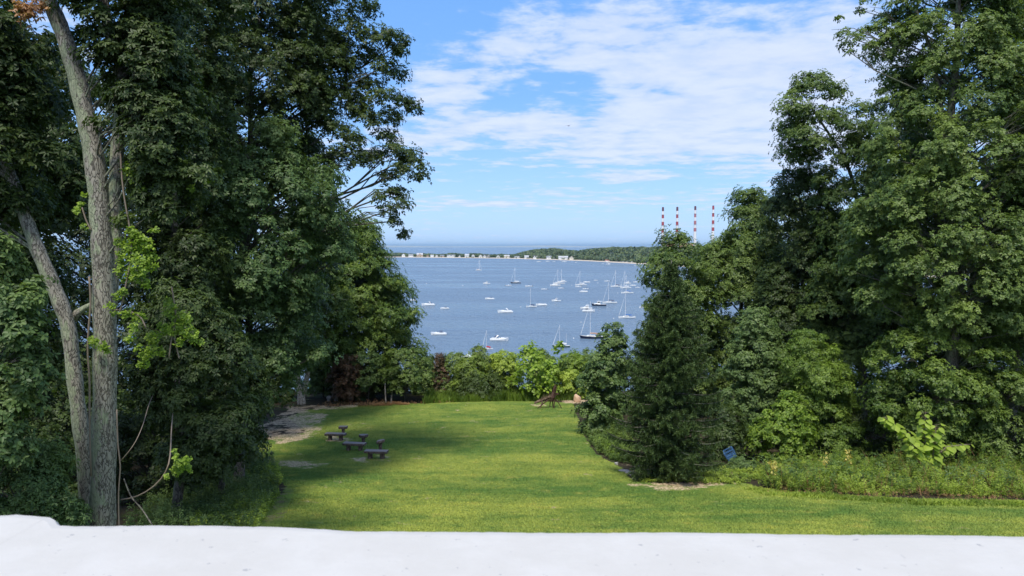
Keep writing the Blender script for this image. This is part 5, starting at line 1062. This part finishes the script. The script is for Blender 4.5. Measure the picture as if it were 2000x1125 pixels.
weeds('weeds', 'pale fresh weeds under the left spruce boughs', [[(1165, 880), (1190, 860), (1235, 880), (1240, 910), (1200, 900)]], 350, .5, .12, .4, 'fresh', leafn=8)
weeds('ground_cover', 'low trampled plants under the right thicket', [[(1240, 942), (1380, 915), (1480, 905), (1500, 935), (1440, 948), (1330, 944)]], 1300, .2, .09, .5, 'weed', leafn=5)
weeds('tall_grass', 'rough unmown grass fringe along the right weeds', [[(1440, 952), (1500, 958), (1640, 968), (1800, 980), (2040, 984), (2040, 992), (1800, 988), (1640, 977), (1500, 968)]], 1100, .16, .015, 1.2, 'weed', blade=True, leafn=5, cat='grass', lean=.5)

# ------------------------------------------------------------------ vines round the great oak
def vine(label, lobes, stems, Y, mat='vine', L=.075, dens=1.0, name='vine'):
    m = len(lobes); c0 = at(lobes[0][0], lobes[0][1], Y); root = empty(name, c0, 0, label, 'vine', None)
    mb = MB()
    for st in stems: mb.tube([at(a, b, Y + dy) - c0 for a, b, dy in st], .011 if len(st) < 5 else .018, 6)
    if mb.v: mb.build('stem', VINE, root, True)
    Cs = []; 
    for u, v, r in lobes:
        p = at(u, v, Y + rng.uniform(-.12, .12)); rr = r / F * Y; q = max(6, int(dens * (r / 8) ** 2 * 9)); d = nrm(rng.normal(size=(q, 3))); Cs.append(p + d * (rr * rng.uniform(.2, 1, q) ** .6)[:, None] * np.array([1, .7, 1]))
    C = np.concatenate(Cs) - c0; D = nrm(rng.normal(scale=.5, size=C.shape) + np.array([0, -.5, .8]))
    V, t = leaves(C, D, 4, L, L * .75, .3, .3, np.clip(rng.normal(.45, .25, len(C)), 0, 1), 2); leaf_obj('foliage', V, t, G[mat], root, 2)
def curve(pts, n=14):
    pts = np.array(pts, float); s = np.linspace(0, len(pts) - 1, n); i = np.arange(len(pts)); q = np.stack([np.interp(s, i, pts[:, c]) for c in range(3)], 1)
    for _ in range(2): q[1:-1] = q[:-2] * .25 + q[1:-1] * .5 + q[2:] * .25
    return [tuple(a) for a in q]
vine('bright yellow green vine clump beside the great oak at mid height', [(262, 490, 24), (285, 480, 18), (240, 500, 14), (275, 520, 20), (250, 540, 14), (230, 530, 9), (285, 555, 12), (255, 455, 14), (235, 475, 12), (300, 450, 9), (240, 570, 10), (225, 580, 8), (270, 465, 14), (295, 500, 12), (268, 540, 14), (240, 520, 14), (300, 520, 9), (215, 600, 9)], [curve([(232, 620, 0), (245, 560, 0), (262, 480, 0), (240, 380, 0), (235, 300, .1)])], 16.7)
vine('small bright leaf tuft growing on the great oak trunk', [(185, 668, 10), (200, 676, 11), (210, 682, 8), (178, 664, 6)], [], 16.85, L=.07)
vine('yellowish creeper hanging from the branch right of the great oak', [(250, 608, 10), (265, 620, 11), (262, 640, 10), (255, 660, 10), (240, 612, 9), (225, 610, 7), (280, 615, 7)], [curve([(222, 605, 0), (250, 606, 0), (275, 618, 0), (285, 640, 0)])], 16.8)
vine('large vine with mixed yellow leaves before the drooping understory', [(335, 610, 16), (360, 620, 16), (345, 640, 18), (370, 650, 16), (320, 640, 14), (300, 660, 14), (310, 685, 14), (285, 690, 14), (280, 710, 12), (380, 665, 10), (395, 668, 7), (350, 670, 10), (330, 590, 10), (300, 670, 12), (270, 680, 8)], [curve([(330, 700, 0), (335, 660, 0), (345, 620, 0), (335, 560, 0)]), curve([(350, 700, .1), (345, 680, .1), (340, 660, 0)])], 17.6)
vine('small round vine clump hanging low over the weeds', [(352, 905, 14), (362, 900, 12), (350, 920, 12), (368, 915, 8), (340, 915, 7), (325, 930, 6), (345, 892, 7), (340, 880, 4)], [curve([(340, 790, 9.5), (334, 835, 3.5), (334, 880, 0), (330, 915, 0), (310, 945, 0), (270, 972, 0), (236, 976, 0)])], 17.5, L=.07)
vine('green vine spray high beside the second stem of the great oak', [(250, 330, 14), (265, 345, 12), (280, 340, 12), (275, 370, 12), (290, 300, 10), (300, 330, 9), (285, 385, 9), (395, 345, 9), (410, 350, 9), (380, 340, 8), (375, 365, 6)], [], 16.9, L=.09)
vine('yellow leaf sprig on the outer side of the great oak trunk', [(158, 400, 6), (152, 410, 6), (166, 380, 5), (165, 440, 6), (148, 412, 5)], [curve([(178, 450, 0), (168, 430, 0), (160, 405, 0)])], 17.1, L=.09)
mbv = [('thick bare liana climbing the gap between the two left trunks', [(178, 930, 0), (174, 820, 0), (176, 740, 0), (170, 690, 0), (173, 640, 0), (178, 590, 0), (174, 540, 0)], .022), ('bare liana standing close right of the great oak base', [(233, 1040, 0), (231, 960, 0), (236, 910, 0), (230, 870, 0), (228, 800, 0)], .016),
       ('arched bare liana crossing the dark gap near the great oak', [(236, 900, 0), (262, 870, 0), (280, 830, .5), (290, 790, 4), (302, 765, 9.5), (306, 755, 10.5)], .010), ('fallen grey branch leaning in the weeds right of the oak base', [(300, 1030, -.2), (278, 995, 0), (255, 970, .1), (242, 935, .2)], .016)]
for lab, pts, r_ in mbv:
    pp = [at(a, b, 17.0 + dy) for a, b, dy in curve(pts, 18)]; mb = MB(); c0 = pp[0]; mb.tube([p - c0 for p in pp], r_, 7, jit=.1); o = mb.build('liana' if 'liana' in lab else 'fallen_branch', VINE if 'liana' in lab else BARK2, None, True); o.location = c0; tag(o, lab, 'liana' if 'liana' in lab else 'branch')
# brown dead leaves at the top left
c0 = at(110, 12, 17); C = np.concatenate([at(u, v, 17) + rng.normal(size=(18, 3)) * .11 for u, v in [(42, 12), (60, 18), (75, 12), (52, 25), (85, 8), (50, 8)]]) - c0
D = nrm(rng.normal(scale=.4, size=C.shape) + np.array([0, 0, -1])); V, t = leaves(C, D, 4, .13, .045, .5, .5, rng.random(len(C)), 2); o = leaf_obj('dead_leaves', V, t, G['dead'], None, 2); o.location = c0; tag(o, 'bunch of dry brown leaves hanging in the top left corner', 'dead leaves')
for nm, (u, v) in (('dead sapling twigs', (1855, 0)),): pass
# grape vine light leaves etc: yellow flowers in the right weeds
mb = MB()
for u, v in [(1510, 912), (1655, 893), (1612, 905)]:
    p_ = on_ground(u, v + 38); root = empty('yellow_flower_spike', p_, 0, {1510: 'pale yellow flower spike at the left of the right weeds', 1655: 'pale yellow flower cluster in front of the bright green sapling', 1612: 'thin yellow flower cluster among the weeds near the maple shrub'}[u], 'flower')
    c = at(u, v, p_[1]) - p_; mb = MB(); mb.tube([(0, 0, 0), c * .5, c + (0, 0, .1)], .012, 5); mb.build('stem', VINE, root)
    nn = 44; C = c + rng.normal(size=(nn, 3)) * np.array([.10, .08, .22]); D = nrm(rng.normal(size=C.shape) + np.array([0, 0, .6])); V, t = leaves(C, D, 5, .07, .05, .1, .3, rng.random(nn))
    fast_mesh('blossoms', V, 4, G.setdefault('yellow', leaf_mat('petal', (.55, .42, .08), (.8, .7, .25))), t, root)

# ------------------------------------------------------------------ air
mb = MB(); mb.box(-71000, 71000, -2100, 70500, -6, 175); hz = mb.build('haze', (hm := bpy.data.materials.new('haze')))
hm.use_nodes = True; hn = hm.node_tree; hn.nodes.clear(); ho = hn.nodes.new('ShaderNodeOutputMaterial'); hv_ = hn.nodes.new('ShaderNodeVolumePrincipled')
hv_.inputs['Color'].default_value = (.58, .82, 1.0, 1); hv_.inputs['Density'].default_value = 3.0e-5; hv_.inputs['Anisotropy'].default_value = .2
hn.links.new(hv_.outputs[0], ho.inputs['Volume']); hz['kind'] = 'stuff'
